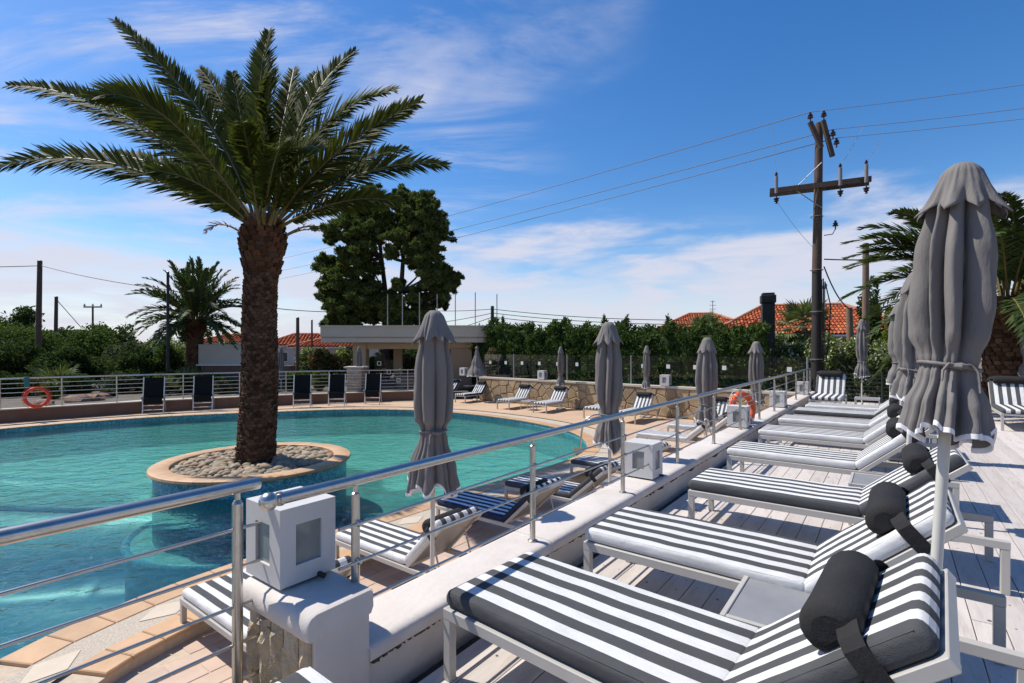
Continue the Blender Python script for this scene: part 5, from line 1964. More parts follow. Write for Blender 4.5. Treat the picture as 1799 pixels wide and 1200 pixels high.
for i, (nm, lab, cat, x, Z, t, b, hw, mt, nb, per, sz) in enumerate(sh):
    gz = RIM + 0.3 if Z < 60 and x < 800 else -0.4
    shrub(nm, lab, cat, x, Z, t, b, hw, M[mt], nb, per, sz, 100 + i, GS, ground=gz)
# white oleander behind the end of the deck
for i, (x, Z, t, hw, lab) in enumerate([(1388, 20.5, 582, 50, 'white flowering oleander left of the tall utility pole'),
                                        (1470, 19.0, 576, 52, 'white flowering oleander right of the tall utility pole'),
                                        (1545, 18.0, 600, 40, 'white flowering oleander behind the slim umbrella at the deck end'),
                                        (1640, 16.8, 600, 48, 'white flowering oleander behind the biggest closed umbrella'),
                                        (1800, 14.6, 590, 40, 'white flowering oleander right of the right hand palm trunk')]):
    shrub('oleander', lab, 'shrub', x, Z, t, 690, hw, M['oleander_w'], 22, 260, 0.105, 300 + i, 'white oleanders behind the deck', long=1.8, depth=0.7, ground=-0.35)
shrub('tree', 'bright green young tree behind the brown pole on the right', 'tree', 1575, 24, 520, 640, 26, M['leaf_d'], 14, 170, 0.16, 330, None, ground=-0.35)
shrub('tree', 'dark leafy tree behind the row of closed umbrellas on the right', 'tree', 1530, 27, 500, 640, 26, M['leaf_b'], 12, 150, 0.2, 331, None, ground=-0.35)

# fan palms
def fan_palm(label, loc, hgt, nl, rad, seed, mat, skirt=False, trunk=0.0):
    r = random.Random(seed)
    root = thing('fan_palm', label, 'fan palm', loc, 0, 'fan palms')
    mb = MB(); mb.tube([(0, 0, -0.1), (0, 0, max(0.2, trunk))], [0.14, 0.12], 10)
    mb.build('trunk', M['stem'], root, smooth=60)
    for k in range(nl):
        a, el = k * 2.39996, R(75) - R(115 if not skirt else 160) * (k / nl)
        d = Vector((math.cos(a) * math.cos(el), math.sin(a) * math.cos(el), math.sin(el)))
        c0 = Vector((0, 0, trunk + 0.05))
        tip = c0 + d * hgt * r.uniform(0.6, 1.0)
        mb = MB()
        mb.mat = 0
        mb.tube([c0, tip], [0.014, 0.008], 4)
        mb.mat = 1
        sx = d.cross(Vector((0, 0, 1)))
        sx = sx.normalized() if sx.length > 0.05 else Vector((1, 0, 0))
        nl2 = 18
        for q in range(nl2):
            b = R(-105 + 210 * (q + 0.5) / nl2)
            e = (d * math.cos(b) + sx * math.sin(b)).normalized()
            e = (e + Vector((0, 0, -0.15))).normalized()
            w_ = d.cross(sx).cross(e).normalized() * rad * 0.05
            l = rad * r.uniform(0.85, 1.1) * (1 - 0.2 * abs(b) / 2)
            m_ = tip + e * l * 0.55
            mb.add([tip, m_ + w_, tip + e * l + Vector((0, 0, -0.12 * l)), m_ - w_], [(0, 1, 2, 3)])
        mb.build('leaf', [M['stem'], mat], root)
    return root
for i, (x, y, Z, hg, nl, rd, lab) in enumerate([(98, 672, 24.0, 1.15, 26, 0.75, 'silvery fan palm behind the ring buoy in the left garden'),
                                                (330, 672, 25.0, 1.0, 24, 0.7, 'fan palm at the foot of the smaller date palm'),
                                                (290, 684, 23.6, 0.7, 16, 0.55, 'small fan palm left of the second sling chair'),
                                                (25, 676, 23.2, 0.9, 18, 0.6, 'fan palm at the left edge above the railing')]):
    p = P(x, y, Z)
    fan_palm(lab, (p.x, p.y, RIM + 0.36), hg, nl, rd, 40 + i, M['fan'])
p = P(1412, HY, 24.5)
fan_palm('shaggy fan palm in front of the red roof by the utility pole', (p.x, p.y, -0.35), 1.0, 44, 0.85, 51, M['fan'], True, 2.9)
p = P(1238, HY, 29.0)
fan_palm('spiky palm top showing over the hedge before the left red roof', (p.x, p.y, -0.35), 0.9, 40, 0.75, 52, M['fan'], True, 2.7)

# pines behind the bar
def pine(label, X0, Z, clumps, trunk_px, seed):
    r = random.Random(seed)
    base = P(X0, HY, Z)
    root = thing('pine_tree', label, 'pine tree', (base.x, Z, -0.6))
    def q(cx, cy, dz=0.0):
        return P(540 + cx / 4.286, 310 + cy / 4.286, Z + dz)
    tp = [q(*t) for t in trunk_px]
    tp = [Vector((tp[0].x, Z, -0.7))] + tp
    mb = MB(); n = len(tp); mb.tube(tp, [0.25 * (1 - 0.75 * k / (n - 1)) for k in range(n)], 9)
    tk_ = rel(mb, root).build('trunk', M['pine_bark'], root, smooth=60)
    fol = MB()
    for cx, cy, cr in clumps:
        wr = cr * 1.02 / 4.286 / F * Z
        for rep in range(3):
            c = q(cx + r.uniform(-8, 8) + (r.uniform(-30, 30) if rep else 0), cy + (r.uniform(-15, 25) if rep else 0), r.uniform(-1.2, 1.2) if not rep else r.choice((-1, 1)) * r.uniform(1.2, 2.6))
            near = min(tp, key=lambda t: abs(t.z - (c.z - 0.8)))
            mb = MB(); mb.tube([near, near.lerp(c, 0.55) + Vector((0, 0, -0.15)), c], [0.10, 0.06, 0.02], 5)
            rel(mb, root).build('limb', M['pine_bark'], root, smooth=60)
            k = 0.85 if rep else 1.0
            for sub in range(15):
                o_ = Vector((r.gauss(0, 0.66), r.gauss(0, 0.55), r.gauss(0, 0.55))) * wr * k
                sz = wr * k * r.uniform(0.20, 0.46)
                leaves(fol, c + o_, (sz * 1.15, sz, sz * 0.6), int(80 + 90 * (cr / 100)), 0.13, r, long=3.0, shell=0.15, up=0.6)
    rel(fol, root).build('crown', M['pine'], root)
    return root
A_ = [(480, 130, 75), (400, 250, 110), (540, 260, 80), (300, 320, 45), (200, 430, 65), (330, 440, 85), (440, 390, 100), (550, 400, 60), (170, 660, 75), (300, 640, 110), (400, 590, 90),
      (140, 870, 55), (250, 760, 105), (370, 850, 115), (250, 950, 105), (400, 980, 110), (500, 940, 90), (190, 1060, 50), (330, 1060, 100), (480, 690, 45), (540, 1020, 70), (600, 900, 45)]
B_ = [(710, 150, 60), (820, 220, 95), (915, 200, 55), (740, 290, 100), (870, 320, 100), (975, 300, 45), (690, 430, 75), (860, 430, 90), (970, 420, 75), (1020, 410, 45), (900, 530, 85),
      (640, 580, 35), (810, 600, 60), (900, 650, 90), (970, 690, 50), (1050, 750, 70), (1095, 800, 40), (930, 780, 70), (1000, 860, 45), (870, 980, 55), (1000, 940, 38), (760, 1040, 65), (690, 800, 30), (800, 900, 45), (930, 900, 45), (640, 960, 60), (820, 1040, 65), (900, 1050, 50), (620, 1060, 70)]
pine('tall pine behind the bar roof, left trunk of the pair', 680, 36.0, A_, [(600, 1080), (585, 850), (560, 620), (530, 400), (490, 180)], 61)
pine('tall pine behind the bar roof, right trunk of the pair', 706, 34.5, B_, [(690, 1080), (705, 870), (720, 640), (735, 420), (760, 180)], 62)

# conifer hedge behind the far stone wall
rh = random.Random(8)
hedge = thing('conifer_hedge', 'tall dark clipped conifer hedge behind the far stone wall', 'hedge', W(20.2, -10, -0.35))
core = MB(); fol = MB()
sec = []
v = -18.4
while v < -3.6:
    t = (v + 18.4) / 14.8
    u = 21.4 - 1.5 * t
    top = 2.75 - 0.62 * t + 0.34 * noise.noise(Vector((v * 0.9, 0, 0))) + 0.22 * noise.noise(Vector((v * 2.7, 3, 0)))
    sec.append((v, u, top))
    v += 0.37
vs, fs = [], []
for (v, u, top) in sec:
    for du, z in ((-0.35, -0.4), (-0.42, top * 0.5), (-0.28, top - 0.3), (0.1, top - 0.12), (0.5, top - 0.4), (0.55, -0.4)):
        vs.append(W(u + du + 0.12 * noise.noise(Vector((v * 1.3, z, 2))), v, z))
for i in range(len(sec) - 1):
    for k in range(5):
        fs.append((i * 6 + k, (i + 1) * 6 + k, (i + 1) * 6 + k + 1, i * 6 + k + 1))
fs += [tuple(range(6)), tuple((len(sec) - 1) * 6 + k for k in range(6))]
core.add(vs, fs)
rel(core, hedge).build('inner_growth', M['leaf_b'], hedge)
for (v, u, top) in sec:
    for k in range(int(4 + (top + 0.4) * 3)):
        z = -0.35 + (top + 0.35) * rh.random()
        c = W(u - 0.45 + rh.uniform(-0.12, 0.1), v + rh.uniform(-0.25, 0.25), z)
        leaves(fol, c, (0.30, 0.24, 0.26), 62, 0.085, rh, long=1.9, shell=0.2, up=0.8)
    for k in range(3):                                  # ragged top
        c = W(u + rh.uniform(-0.4, 0.5), v + rh.uniform(-0.2, 0.2), top + rh.uniform(-0.15, 0.1))
        leaves(fol, c, (0.22, 0.22, 0.26), 70, 0.085, rh, long=2.0, shell=0.2, up=1.0)
    if rh.random() < 0.22:
        hgt = rh.uniform(0.15, 0.55)
        for q in range(5):
            c = W(u + 0.1, v + rh.uniform(-0.05, 0.05), top + hgt * q / 4)
            leaves(fol, c, (0.26 * (1 - q / 6), 0.30 * (1 - q / 6), 0.2), 26, 0.075, rh, long=2.6, shell=0.1, up=1.0)
rel(fol, hedge).build('foliage', M['hedge'], hedge)

# distant belt of woodland along the horizon
rw = random.Random(4)
belt = MB()
for k in range(330):
    ang = R(-62) + R(124) * k / 330
    Z = rw.uniform(95, 150)
    x = math.tan(ang) * Z
    hgt = rw.uniform(1.6, 3.4)
    leaves(belt, (x, Z, -0.6 + hgt * 0.5), (rw.uniform(2.2, 4.0), 2.5, hgt * 0.62), 60, 1.0, rw, long=1.3, shell=0.3)
tag(belt.build('distant_woodland', M['leaf_b']), 'far dark green belt of trees along the horizon', 'woodland', kind='stuff')
# garden rocks
for i, (x, y, Z, s, lab) in enumerate([(140, 702, 20.4, 0.42, 'brown rock left of centre in the gravel behind the railing'), (160, 698, 20.9, 0.36, 'smaller brown rock beside the larger one behind the railing'),
                                       (178, 694, 22.0, 0.3, 'brown rock nearest the low rust green plant'), (75, 702, 19.2, 0.3, 'pale brown rock seen through the ring buoy')]):
    p = P(x, y, Z)
    mb = MB(); mb.add([Vector((v_.x * s * 1.3, v_.y * s, v_.z * s * 0.6)) * (1 + 0.3 * noise.noise(v_ * 1.4 + Vector((i * 5, 0, 0)))) for v_ in ico_v], ico_f)
    o = mb.build('rock', M['rockb'], smooth=30)
    o.location = (p.x, p.y, RIM + 0.42)
    tag(o, lab, 'rock', 'garden rocks')
gv = MB()
gv.sheet([(-16.5, 19.2), (-13.5, 21.6), (-13.0, 22.6), (-15.5, 21.2)], RIM + 0.372)
tag(gv.build('gravel_bed', M['gravel']), kind='structure')
# ================================================================== poolside bar
BZ = 27.0
bar = thing('pool_bar', 'flat roofed open pool bar with deep stone grey fascia', 'building', (-5.4, BZ + 2, RIM))
def bz(mb):
    return rel(mb, bar)
def rounded_plan(x0, x1, y0, y1, r, n=8, inset=0.0):
    x0 += inset; x1 -= inset; y0 += inset; y1 -= inset
    pts = [(x0, y0)]
    for k in range(n + 1):
        a = -PI / 2 + PI / 2 * k / n
        pts.append((x1 - r + r * math.cos(a), y0 + r + r * math.sin(a)))
    pts += [(x1, y1), (x0, y1)]
    return pts
X0, X1, Y0, Y1 = -10.25, -0.55, BZ, BZ + 5.5
mb = MB(); mb.prism(rounded_plan(X0 - 0.06, X1 + 0.06, Y0 - 0.06, Y1, 1.6), 2.73, 2.81)
bz(mb).build('roof_edge', M['cream'], bar)
mb = MB(); mb.prism(rounded_plan(X0, X1, Y0, Y1, 1.6), 2.20, 2.729)
bz(mb).build('fascia_upper', M['fascia'], bar)
mb = MB(); mb.prism(rounded_plan(X0, X1, Y0, Y1, 1.6, inset=0.05), 2.12, 2.199)
bz(mb).build('fascia_groove', M['bar_tan'], bar)
mb = MB(); mb.prism(rounded_plan(X0, X1, Y0, Y1, 1.6, inset=0.02), 1.90, 2.119)
bz(mb).build('fascia_lower', M['fascia'], bar)
mb = MB(); mb.box(-8.6, -1.0, Y0 + 0.7, Y0 + 1.1, 1.55, 1.899); bz(mb).build('beam', M['bar_tan'], bar)
mb = MB(); mb.box(-8.7, -8.0, Y0 + 0.6, Y0 + 1.3, RIM, 1.899); bz(mb).build('column', M['bar_tan'], bar)
mb = MB(); mb.box(-7.0, -6.55, Y0 + 2.8, Y0 + 3.2, RIM, 1.899); bz(mb).build('column', M['bar_tan'], bar)
mb = MB(); mb.box(-3.35, -2.2, Y0 + 0.55, Y0 + 3.0, RIM, 1.549); bz(mb).build('column', M['bar_brown'], bar)
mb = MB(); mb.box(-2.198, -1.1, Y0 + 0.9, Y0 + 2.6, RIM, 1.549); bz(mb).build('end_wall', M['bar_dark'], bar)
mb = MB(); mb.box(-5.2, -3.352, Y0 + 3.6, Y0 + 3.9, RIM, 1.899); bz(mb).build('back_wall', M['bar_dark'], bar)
mb = MB(); mb.box(-6.4, -3.36, Y0 + 1.2, Y0 + 1.9, RIM, 0.02); bz(mb).build('counter', M['bar_brown'], bar)
mb = MB(); mb.box(-6.5, -3.37, Y0 + 1.1, Y0 + 2.0, 0.021, 0.07); bz(mb).build('counter_top', M['tabletop'], bar)
for i, x in enumerate((681, 707, 737, 768, 800, 835, 873)):
    p = P(x, HY, BZ + 1.3)
    mb = MB(); mb.tube([(p.x, p.y, 2.8), (p.x, p.y, 4.62 + 0.05 * (i % 3))], 0.026, 6)
    bz(mb).build('roof_rod', M['galv'], bar, smooth=60)
# pale brick pillar with a tan cap, and the glass stair panels
pil = thing('brick_pillar', 'pale brick pillar with cream cap left of the bar', 'pillar', (-7.55, 24.55, RIM + 0.3))
mb = MB(); mb.box(-7.93, -7.22, 24.25, 24.9, RIM + 0.3, 0.62); rel(mb, pil).build('pillar_core', M['mortar'], pil)
rbk = random.Random(2)
bm_ = {}
for row in range(10):
    z = RIM + 0.34 + row * 0.123
    x = -7.95 + (0.0 if row % 2 else -0.0)
    n = 3
    cuts = [0, 0.23, 0.47, 0.71] if row % 2 else [0, 0.12, 0.36, 0.60, 0.71]
    for a, b_ in zip(cuts, cuts[1:]):
        mb = MB(); mb.box(-7.93 + a + 0.006, -7.93 + b_ - 0.006, 24.215 - rbk.uniform(0, 0.02), 24.26, z + 0.006, z + 0.117, 0.006)
        rel(mb, pil).build('brick', M['brick_light'], pil)
mb = MB(); mb.box(-8.05, -7.1, 24.15, 25.0, 0.621, 0.70, 0.01); rel(mb, pil).build('cap', M['cream'], pil)
gl_ = thing('glass_stair_panel', 'sloping glass stair panel with white squares between pillar and bar', 'glass panel', (-5.6, 24.6, RIM + 0.4))
for i, (x, y0, y1) in enumerate([(658, 618, 655), (675, 632, 672), (692, 642, 690)]):
    a, b_ = P(x, y1, 24.9), P(x + 16, y0, 24.9)
    mb = MB(); mb.box(a.x, b_.x, 24.9, 24.912, a.z, b_.z); rel(mb, gl_).build('pane', M['glass'], gl_)
    c = P(x + 8, (y0 + y1) / 2 + 2, 24.88)
    mb = MB()
    for (xa, xb, za, zb) in ((-0.10, 0.10, 0.07, 0.10), (-0.10, 0.10, -0.10, -0.07), (-0.10, -0.07, -0.07, 0.07), (0.07, 0.10, -0.07, 0.07)):
        mb.box(c.x + xa, c.x + xb, 24.885, 24.897, c.z + za, c.z + zb)
    rel(mb, gl_).build('white_square', M['sticker'], gl_)
gw = thing('garden_wall', 'pale rendered wall block right of the smaller palm', 'wall', (-15.4, 27.5, -0.6))
mb = MB(); mb.box(-16.9, -13.9, 27.2, 28.0, 0.72, 1.80, 0.01); rel(mb, gw).build('upper_block', M['cream'], gw)
mb = MB(); mb.box(-17.0, -13.7, 27.15, 28.0, 0.64, 0.719, 0.01); rel(mb, gw).build('ledge', M['white'], gw)
mb = MB(); mb.box(-16.8, -12.0, 27.25, 28.0, -0.7, 0.639); rel(mb, gw).build('lower_block', M['brown_wall'], gw)

# ------------------------------------------------------------------ glass windbreak on the stone wall
gf = thing('glass_fence', 'clear glass windbreak with white square markers on the far stone wall', 'fence', fwp(7, 0.18, -0.2))
NP = 14
pw = FL / NP
for k in range(NP):
    s0, s1 = k * pw + 0.02, (k + 1) * pw - 0.02
    mb = MB(); wall_box(mb, s0, s1, 0.20, 1.28, -0.24, -0.228); rel(mb, gf).build('pane', M['glass'], gf)
    mb = MB(); wall_box(mb, (s0 + s1) / 2 - 0.07, (s0 + s1) / 2 + 0.07, 0.82, 0.97, -0.2275, -0.222); rel(mb, gf).build('white_square', M['sticker'], gf)
    if k % 3 == 0:
        mb = MB(); mb.tube([fwp(s0 - 0.02, 0.18, -0.233), fwp(s0 - 0.02, 1.30, -0.233)], 0.03, 8); rel(mb, gf).build('post', M['galv'], gf, smooth=60)
# dark fence behind the end of the deck
df = thing('mesh_fence', 'dark green bar fence behind the loungers at the deck end', 'fence', W(17.6, 1.5, 0))
M['fence'] = mk('dark_green_steel', (0.018, 0.028, 0.022), 0.5, 0.1)
for k in range(7):
    z = 0.12 + k * 0.115
    mb = MB(); mb.tube([W(17.75, -1.5, z), W(17.2, 9.0, z)], 0.011, 6); rel(mb, df).build('bar', M['fence'], df, smooth=60)
for k in range(9):
    t = k / 8
    p = W(17.75 - 0.55 * t, -1.5 + 10.5 * t)
    mb = MB(); mb.box(p.x - 0.02, p.x + 0.02, p.y - 0.02, p.y + 0.02, 0, 0.9); rel(mb, df).build('post', M['fence'], df)

# ------------------------------------------------------------------ houses with red tiled roofs
def house(name, label, c, yaw, wx, wy, z0, ze, zr, over=0.45, pitch_w=0.22, windows=(), full=True):
    root = thing(name, label, 'house', (c[0], c[1], z0), yaw)
    hx, hy = wx / 2, wy / 2
    mb = MB(); mb.box(-hx, hx, -hy, hy, 0, ze - z0 - 0.02); mb_o = mb.build('wall', M['house'], root)
    for (x, z, w_, h_) in windows:
        mb = MB(); mb.box(x - w_ / 2, x + w_ / 2, -hy - 0.05, -hy + 0.02, z, z + h_)
        f = mb.build('window', M['white'], root)
        mb = MB(); mb.box(x - w_ / 2 + 0.08, x + w_ / 2 - 0.08, -hy - 0.06, -hy - 0.045, z + 0.08, z + h_ - 0.08)
        mb.build('pane', M['pane'], f)
    ex, ey = hx + over, hy + over
    rl = max(0.4, ex - ey)
    E, Rg = ze - z0, zr - z0
    cs = [(-ex, -ey, E), (ex, -ey, E), (ex, ey, E), (-ex, ey, E), (-rl, 0, Rg), (rl, 0, Rg)]
    mb = MB(); mb.add(cs, [(0, 1, 5, 4), (1, 2, 5), (2, 3, 4, 5), (3, 0, 4), (3, 2, 1, 0)])
    roof = mb.build('roof', M['rooftile'], root)
    mb = MB(); mb.box(-ex, ex, -ey - 0.02, -ey + 0.1, E - 0.12, E - 0.015); mb.build('eave', M['white'], roof)
    def slope(e0, e1, t0, t1):
        e0, e1, t0, t1 = Vector(e0), Vector(e1), Vector(t0), Vector(t1)
        al = (e1 - e0); L = al.length; al.normalize()
        mid = (t0 + t1) / 2
        upv = (mid - e0) - al * (mid - e0).dot(al)
        a0, a1 = (t0 - e0).dot(al), (t1 - e0).dot(al)
        nn = al.cross(upv).normalized()
        mb = MB()
        nrib = int(L / pitch_w)
        for k in range(nrib):
            s = (k + 0.5) * L / nrib
            h = 1.0
            if s < a0: h = s / a0
            if s > a1: h = min(h, (L - s) / (L - a1))
            if h < 0.05: continue
            rows = max(1, int(upv.length * h / 0.38))
            for q in range(rows):
                f0, f1 = h * q / rows, min(h, h * (q + 1.12) / rows)
                r0, r1 = pitch_w * 0.46, pitch_w * 0.36
                vs = []
                for f, rr, lift in ((f0, r0, 0.05), (f1, r1, 0.015)):
                    for a in (0, PI * 0.25, PI * 0.5, PI * 0.75, PI):
                        vs.append(e0 + al * (s + rr * math.cos(a)) + upv * f + nn * (rr * math.sin(a) + lift))
                mb.add(vs, [(i, i + 1, 6 + i, 5 + i) for i in range(4)])
        o = mb.build('roof_tiles', M['roof_ribs'], roof, smooth=60)
        o['kind'] = 'stuff'
    M.setdefault('roof_ribs', leafmat('red_barrel_tiles', (0.30, 0.065, 0.028), (0.50, 0.15, 0.065), 0.75, trans=0))
    if full:
        slope(cs[0], cs[1], cs[4], cs[5])
        slope(cs[3], cs[0], cs[4], cs[4])
        slope(cs[1], cs[2], cs[5], cs[5])
        for a, b_ in ((4, 5), (0, 4), (1, 5)):
            mb = MB(); mb.tube([Vector(cs[a]) + Vector((0, 0, 0.08)), Vector(cs[b_]) + Vector((0, 0, 0.08))], 0.13, 8)
            mb.build('ridge_cap', M['ridge'], roof, smooth=60)
    return root
house('house', 'house with low red tiled hip roof left of the dark post', (17.6, 47.0), R(-12), 9.6, 7.5, -1.2, 2.75, 4.75, windows=[(-2.5, 1.4, 1.0, 1.2), (0.6, 1.4, 1.0, 1.2)])
house('house', 'nearer house with wide red barrel tiled roof right of the dark post', (20.3, 35.5), R(-16), 12.0, 7.0, -1.2, 2.45, 4.55, windows=[(-4.6, 1.5, 1.1, 1.3), (-2.4, 1.5, 1.1, 1.3), (0.4, 1.5, 1.1, 1.3)])
house('house', 'small distant white house with red roof right of the big palm trunk', (-25.6, 63.0), R(8), 8.0, 5.0, -1.2, 1.95, 3.35, pitch_w=0.4, windows=[(-2.0, 1.2, 1.0, 1.2), (0.4, 1.2, 1.0, 1.2), (2.4, 1.2, 1.0, 1.2)])
house('house', 'distant low house with red roof behind the oleanders beside the bar', (-19.8, 58.0), R(-4), 8.5, 5.0, -1.2, 1.75, 2.75, pitch_w=0.4, windows=[(-1.5, 1.0, 1.0, 1.1)])
house('house', 'distant house with pale red roof right of the smaller palm', (-34.0, 64.0), R(4), 9.0, 5.0, -1.2, 2.3, 3.25, pitch_w=0.4, windows=[(0, 1.2, 1.0, 1.2)])
ant = thing('roof_aerial', 'thin television aerial on the red roof left of the dark post', 'aerial', P(1252, 560, 47))
mb = MB()
mb.tube([(0, 0, -1.2), (0, 0, 1.7)], 0.035, 6)
mb.build('mast', M['galv'], ant, smooth=60)
for k, (z, l) in enumerate(((1.6, 0.22), (1.25, 0.3), (0.9, 0.3), (0.5, 0.36))):
    mb = MB(); mb.tube([(-l, 0, z), (l, 0, z)], 0.022, 5); mb.build('element', M['galv'], ant, smooth=60)

# ------------------------------------------------------------------ poles and wires
def bent(a, b, n=10, sag=0.0):
    a, b = Vector(a), Vector(b)
    return [a.lerp(b, k / n) + Vector((0, 0, -sag * 4 * (k / n) * (1 - k / n))) for k in range(n + 1)]
up = P(1434, HY, 17.0)
UPX, UPY = up.x, up.y
pole = thing('utility_pole', 'tall wooden utility pole with tilted crossarm behind the deck', 'utility pole', (UPX, UPY, -0.4))
mb = MB(); mb.tube([(0, 0, 0), (0.02, 0, 4.6)], [0.16, 0.145], 14); mb.build('pole_foot', M['creosote'], pole, smooth=60)
mb = MB(); mb.tube([(0.02, 0, 4.6), (0.10, 0, 9.55)], [0.146, 0.115], 14); mb.build('shaft', M['wood'], pole, smooth=60)
arm_d = Vector((0.9, -0.44, 0)).normalized()
arm_z = 7.40
perp = Vector((-arm_d.y, arm_d.x, 0))
def obox(mb, a, b, w_, h_):
    a, b = Vector(a), Vector(b)
    t = (b - a).normalized()
    s = t.cross(Vector((0, 0, 1))); s = s.normalized() if s.length > 1e-3 else Vector((1, 0, 0))
    u_ = s.cross(t)
    vs = [p + s * (i * w_ / 2) + u_ * (j * h_ / 2) for p in (a, b) for i in (-1, 1) for j in (-1, 1)]
    mb.convex(vs, [(0, 1, 3, 2), (4, 5, 7, 6), (0, 1, 5, 4), (2, 3, 7, 6), (0, 2, 6, 4), (1, 3, 7, 5)])
for s in (-1, 1):
    mb = MB(); obox(mb, arm_d * -1.45 + perp * (s * 0.20) + Vector((0.06, 0, arm_z)), arm_d * 1.45 + perp * (s * 0.20) + Vector((0.06, 0, arm_z)), 0.10, 0.17)
    mb.build('crossarm', M['wood'], pole)
for s in (-1, 1):
    mb = MB(); mb.tube([Vector((0.06, -0.2, arm_z + 0.75 * s)) + Vector((0, 0, 0)), arm_d * -0.75 + Vector((0.06, -0.1, arm_z))], 0.016, 6); mb.build('brace', M['galv'], pole, smooth=60)
for s, ln in ((-1, 0.85), (1, 1.35)):
    a = Vector((0.09, 0, 8.75 if s < 0 else 8.45)) + arm_d * (0.1 * -s)
    b_ = a + arm_d * (0.42 * s if s < 0 else -0.02) + Vector((0, 0, 0.95 if s < 0 else 0))
    if s > 0:
        a, b_ = Vector((0.42, 0, 8.35)), Vector((-0.02 + 0.12, 0, 9.55))
    else:
        a, b_ = Vector((0.05, 0, 8.65)), Vector((-0.33, 0, 9.5))
    mb = MB(); obox(mb, a + Vector((0, -0.20, 0)), b_ + Vector((0, -0.20, 0)), 0.10, 0.13); mb.build('top_arm', M['wood'], pole)
ins = MB()
ins.lathe([(0.02, -0.12), (0.02, 0.0), (0.085, 0.0), (0.09, 0.03), (0.045, 0.06), (0.075, 0.075), (0.075, 0.10), (0.03, 0.13), (0.045, 0.16), (0.02, 0.19)], 12)
ins_me = ins.mesh('insulator', M['insul'], 50)
INS = [(-0.33, -0.22, 9.62), (0.12, -0.22, 9.68), (0.36, -0.32, 9.0), (0.48, -0.32, 8.72)]
for p in INS:
    o = link('insulator', ins_me, pole); o.location = p
fz = []
for t in (-1.32, 0.52, 1.22):
    q = arm_d * t + Vector((0.06, -0.15, arm_z)) - perp * 0.26
    mb = MB(); mb.tube([q + Vector((0, 0, -0.15)), q + Vector((0, 0, 0.42))], 0.055, 8); mb.build('fuse', M['fuse'], pole, smooth=60)
    o = link('insulator', ins_me, pole); o.location = q + Vector((0, 0, -0.32)); o.rotation_euler = (PI, 0, 0)
    o = link('insulator', ins_me, pole); o.location = q + Vector((0, 0, 0.46)); o.scale = (0.6, 0.6, 0.6)
    fz.append(q)
mb = MB(); mb.tube([(0.2, -0.1, 5.75), (0.45, -0.15, 5.78), (0.55, -0.15, 5.95)], 0.016, 6); mb.build('bracket', M['galv'], pole, smooth=60)
o = link('insulator', ins_me, pole); o.location = (0.55, -0.15, 6.05)
mb = MB()
for k in range(5):
    a = -0.9 + 0.35 * k
    mb.tube([(0.21 * math.cos(a), 0.21 * math.sin(a) - 0.02, 0.2), (0.22 * math.cos(a), 0.21 * math.sin(a) - 0.02, 2.0 + 0.3 * k), (0.20 * math.cos(a), 0.2 * math.sin(a) - 0.02, 4.3)], 0.014, 5)
mb.tube([(0.2, -0.15, 4.2), (0.36, -0.2, 3.4), (0.3, -0.2, 2.2), (0.2, -0.2, 1.5)], 0.02, 5)
mb.build('cable_bundle', M['wire_black'], pole, smooth=60)
for z in (1.6, 3.2, 4.6, 6.4):
    mb = MB(); mb.tube([(0.015 + (0.215 - 0.005 * z) * math.cos(a), (0.215 - 0.005 * z) * math.sin(a), z) for a in [2 * PI * k / 20 for k in range(20)]], 0.012, 5, closed=True)
    mb.build('band', M['galv'], pole, smooth=60)
UPO = Vector((UPX, UPY, -0.4))
def wire(label, pts, r=0.011, mat='wire', group='overhead wires'):
    mb = MB(); mb.tube(pts, r, 5)
    o = mb.build('overhead_wire', M[mat], smooth=60)
    o.location = (0, 0, 0)
    return tag(o, label, 'wire', group)
far_pole = P(462, 462, 62.0)
topw = [UPO + Vector(INS[0]) + Vector((0, 0, 0.2)), UPO + Vector(INS[2]) + Vector((0, 0, 0.2)), UPO + Vector(INS[3]) + Vector((0, 0, 0.2))]
names = ['upper', 'middle', 'lower']
rights = [P(2350, 62, 14.0), P(2350, 112, 14.0), P(2350, 135, 14.0)]
lefts = [P(440, 466, 62), P(440, 486, 62), P(440, 500, 62)]
for i in range(3):
    wire(names[i] + ' power line from the tall pole towards the upper right corner', bent(topw[i], rights[i], 10, 0.12), 0.009)
    wire(names[i] + ' power line running from the tall pole across to the pines on the left', bent(topw[i], lefts[i], 24, 0.35), 0.015)
for i, (a, b_) in enumerate(((0, topw[0] + Vector((-0.9, 0.7, -0.1))), (1, topw[1] + Vector((0.9, -0.15, 0.02))), (2, topw[2] + Vector((1.4, -0.2, 0.05))))):
    wire(['left', 'middle', 'right'][i] + ' drop lead between power line and crossarm fuse', bent(b_, UPO + fz[a] + Vector((0, 0, 0.5)), 6, 0.05), 0.006)
wire('thin lead falling from the left end of the crossarm to the pole', bent(UPO + fz[0] + Vector((0, 0, -0.4)), UPO + Vector((-0.1, -0.2, 5.2)), 6, 0.1), 0.006)
wire('black service cable running right from the tall pole to the palm', bent(UPO + Vector((0.2, -0.1, 4.95)), P(1640, 452, 15.0), 8, 0.05), 0.022, 'wire_black')
wire('black cable sagging from the tall pole to the short brown pole', bent(UPO + Vector((0.2, -0.1, 4.7)), P(1512, 541, 19.6), 12, 0.55), 0.022, 'wire_black')
sp = P(1520, HY, 22.0)
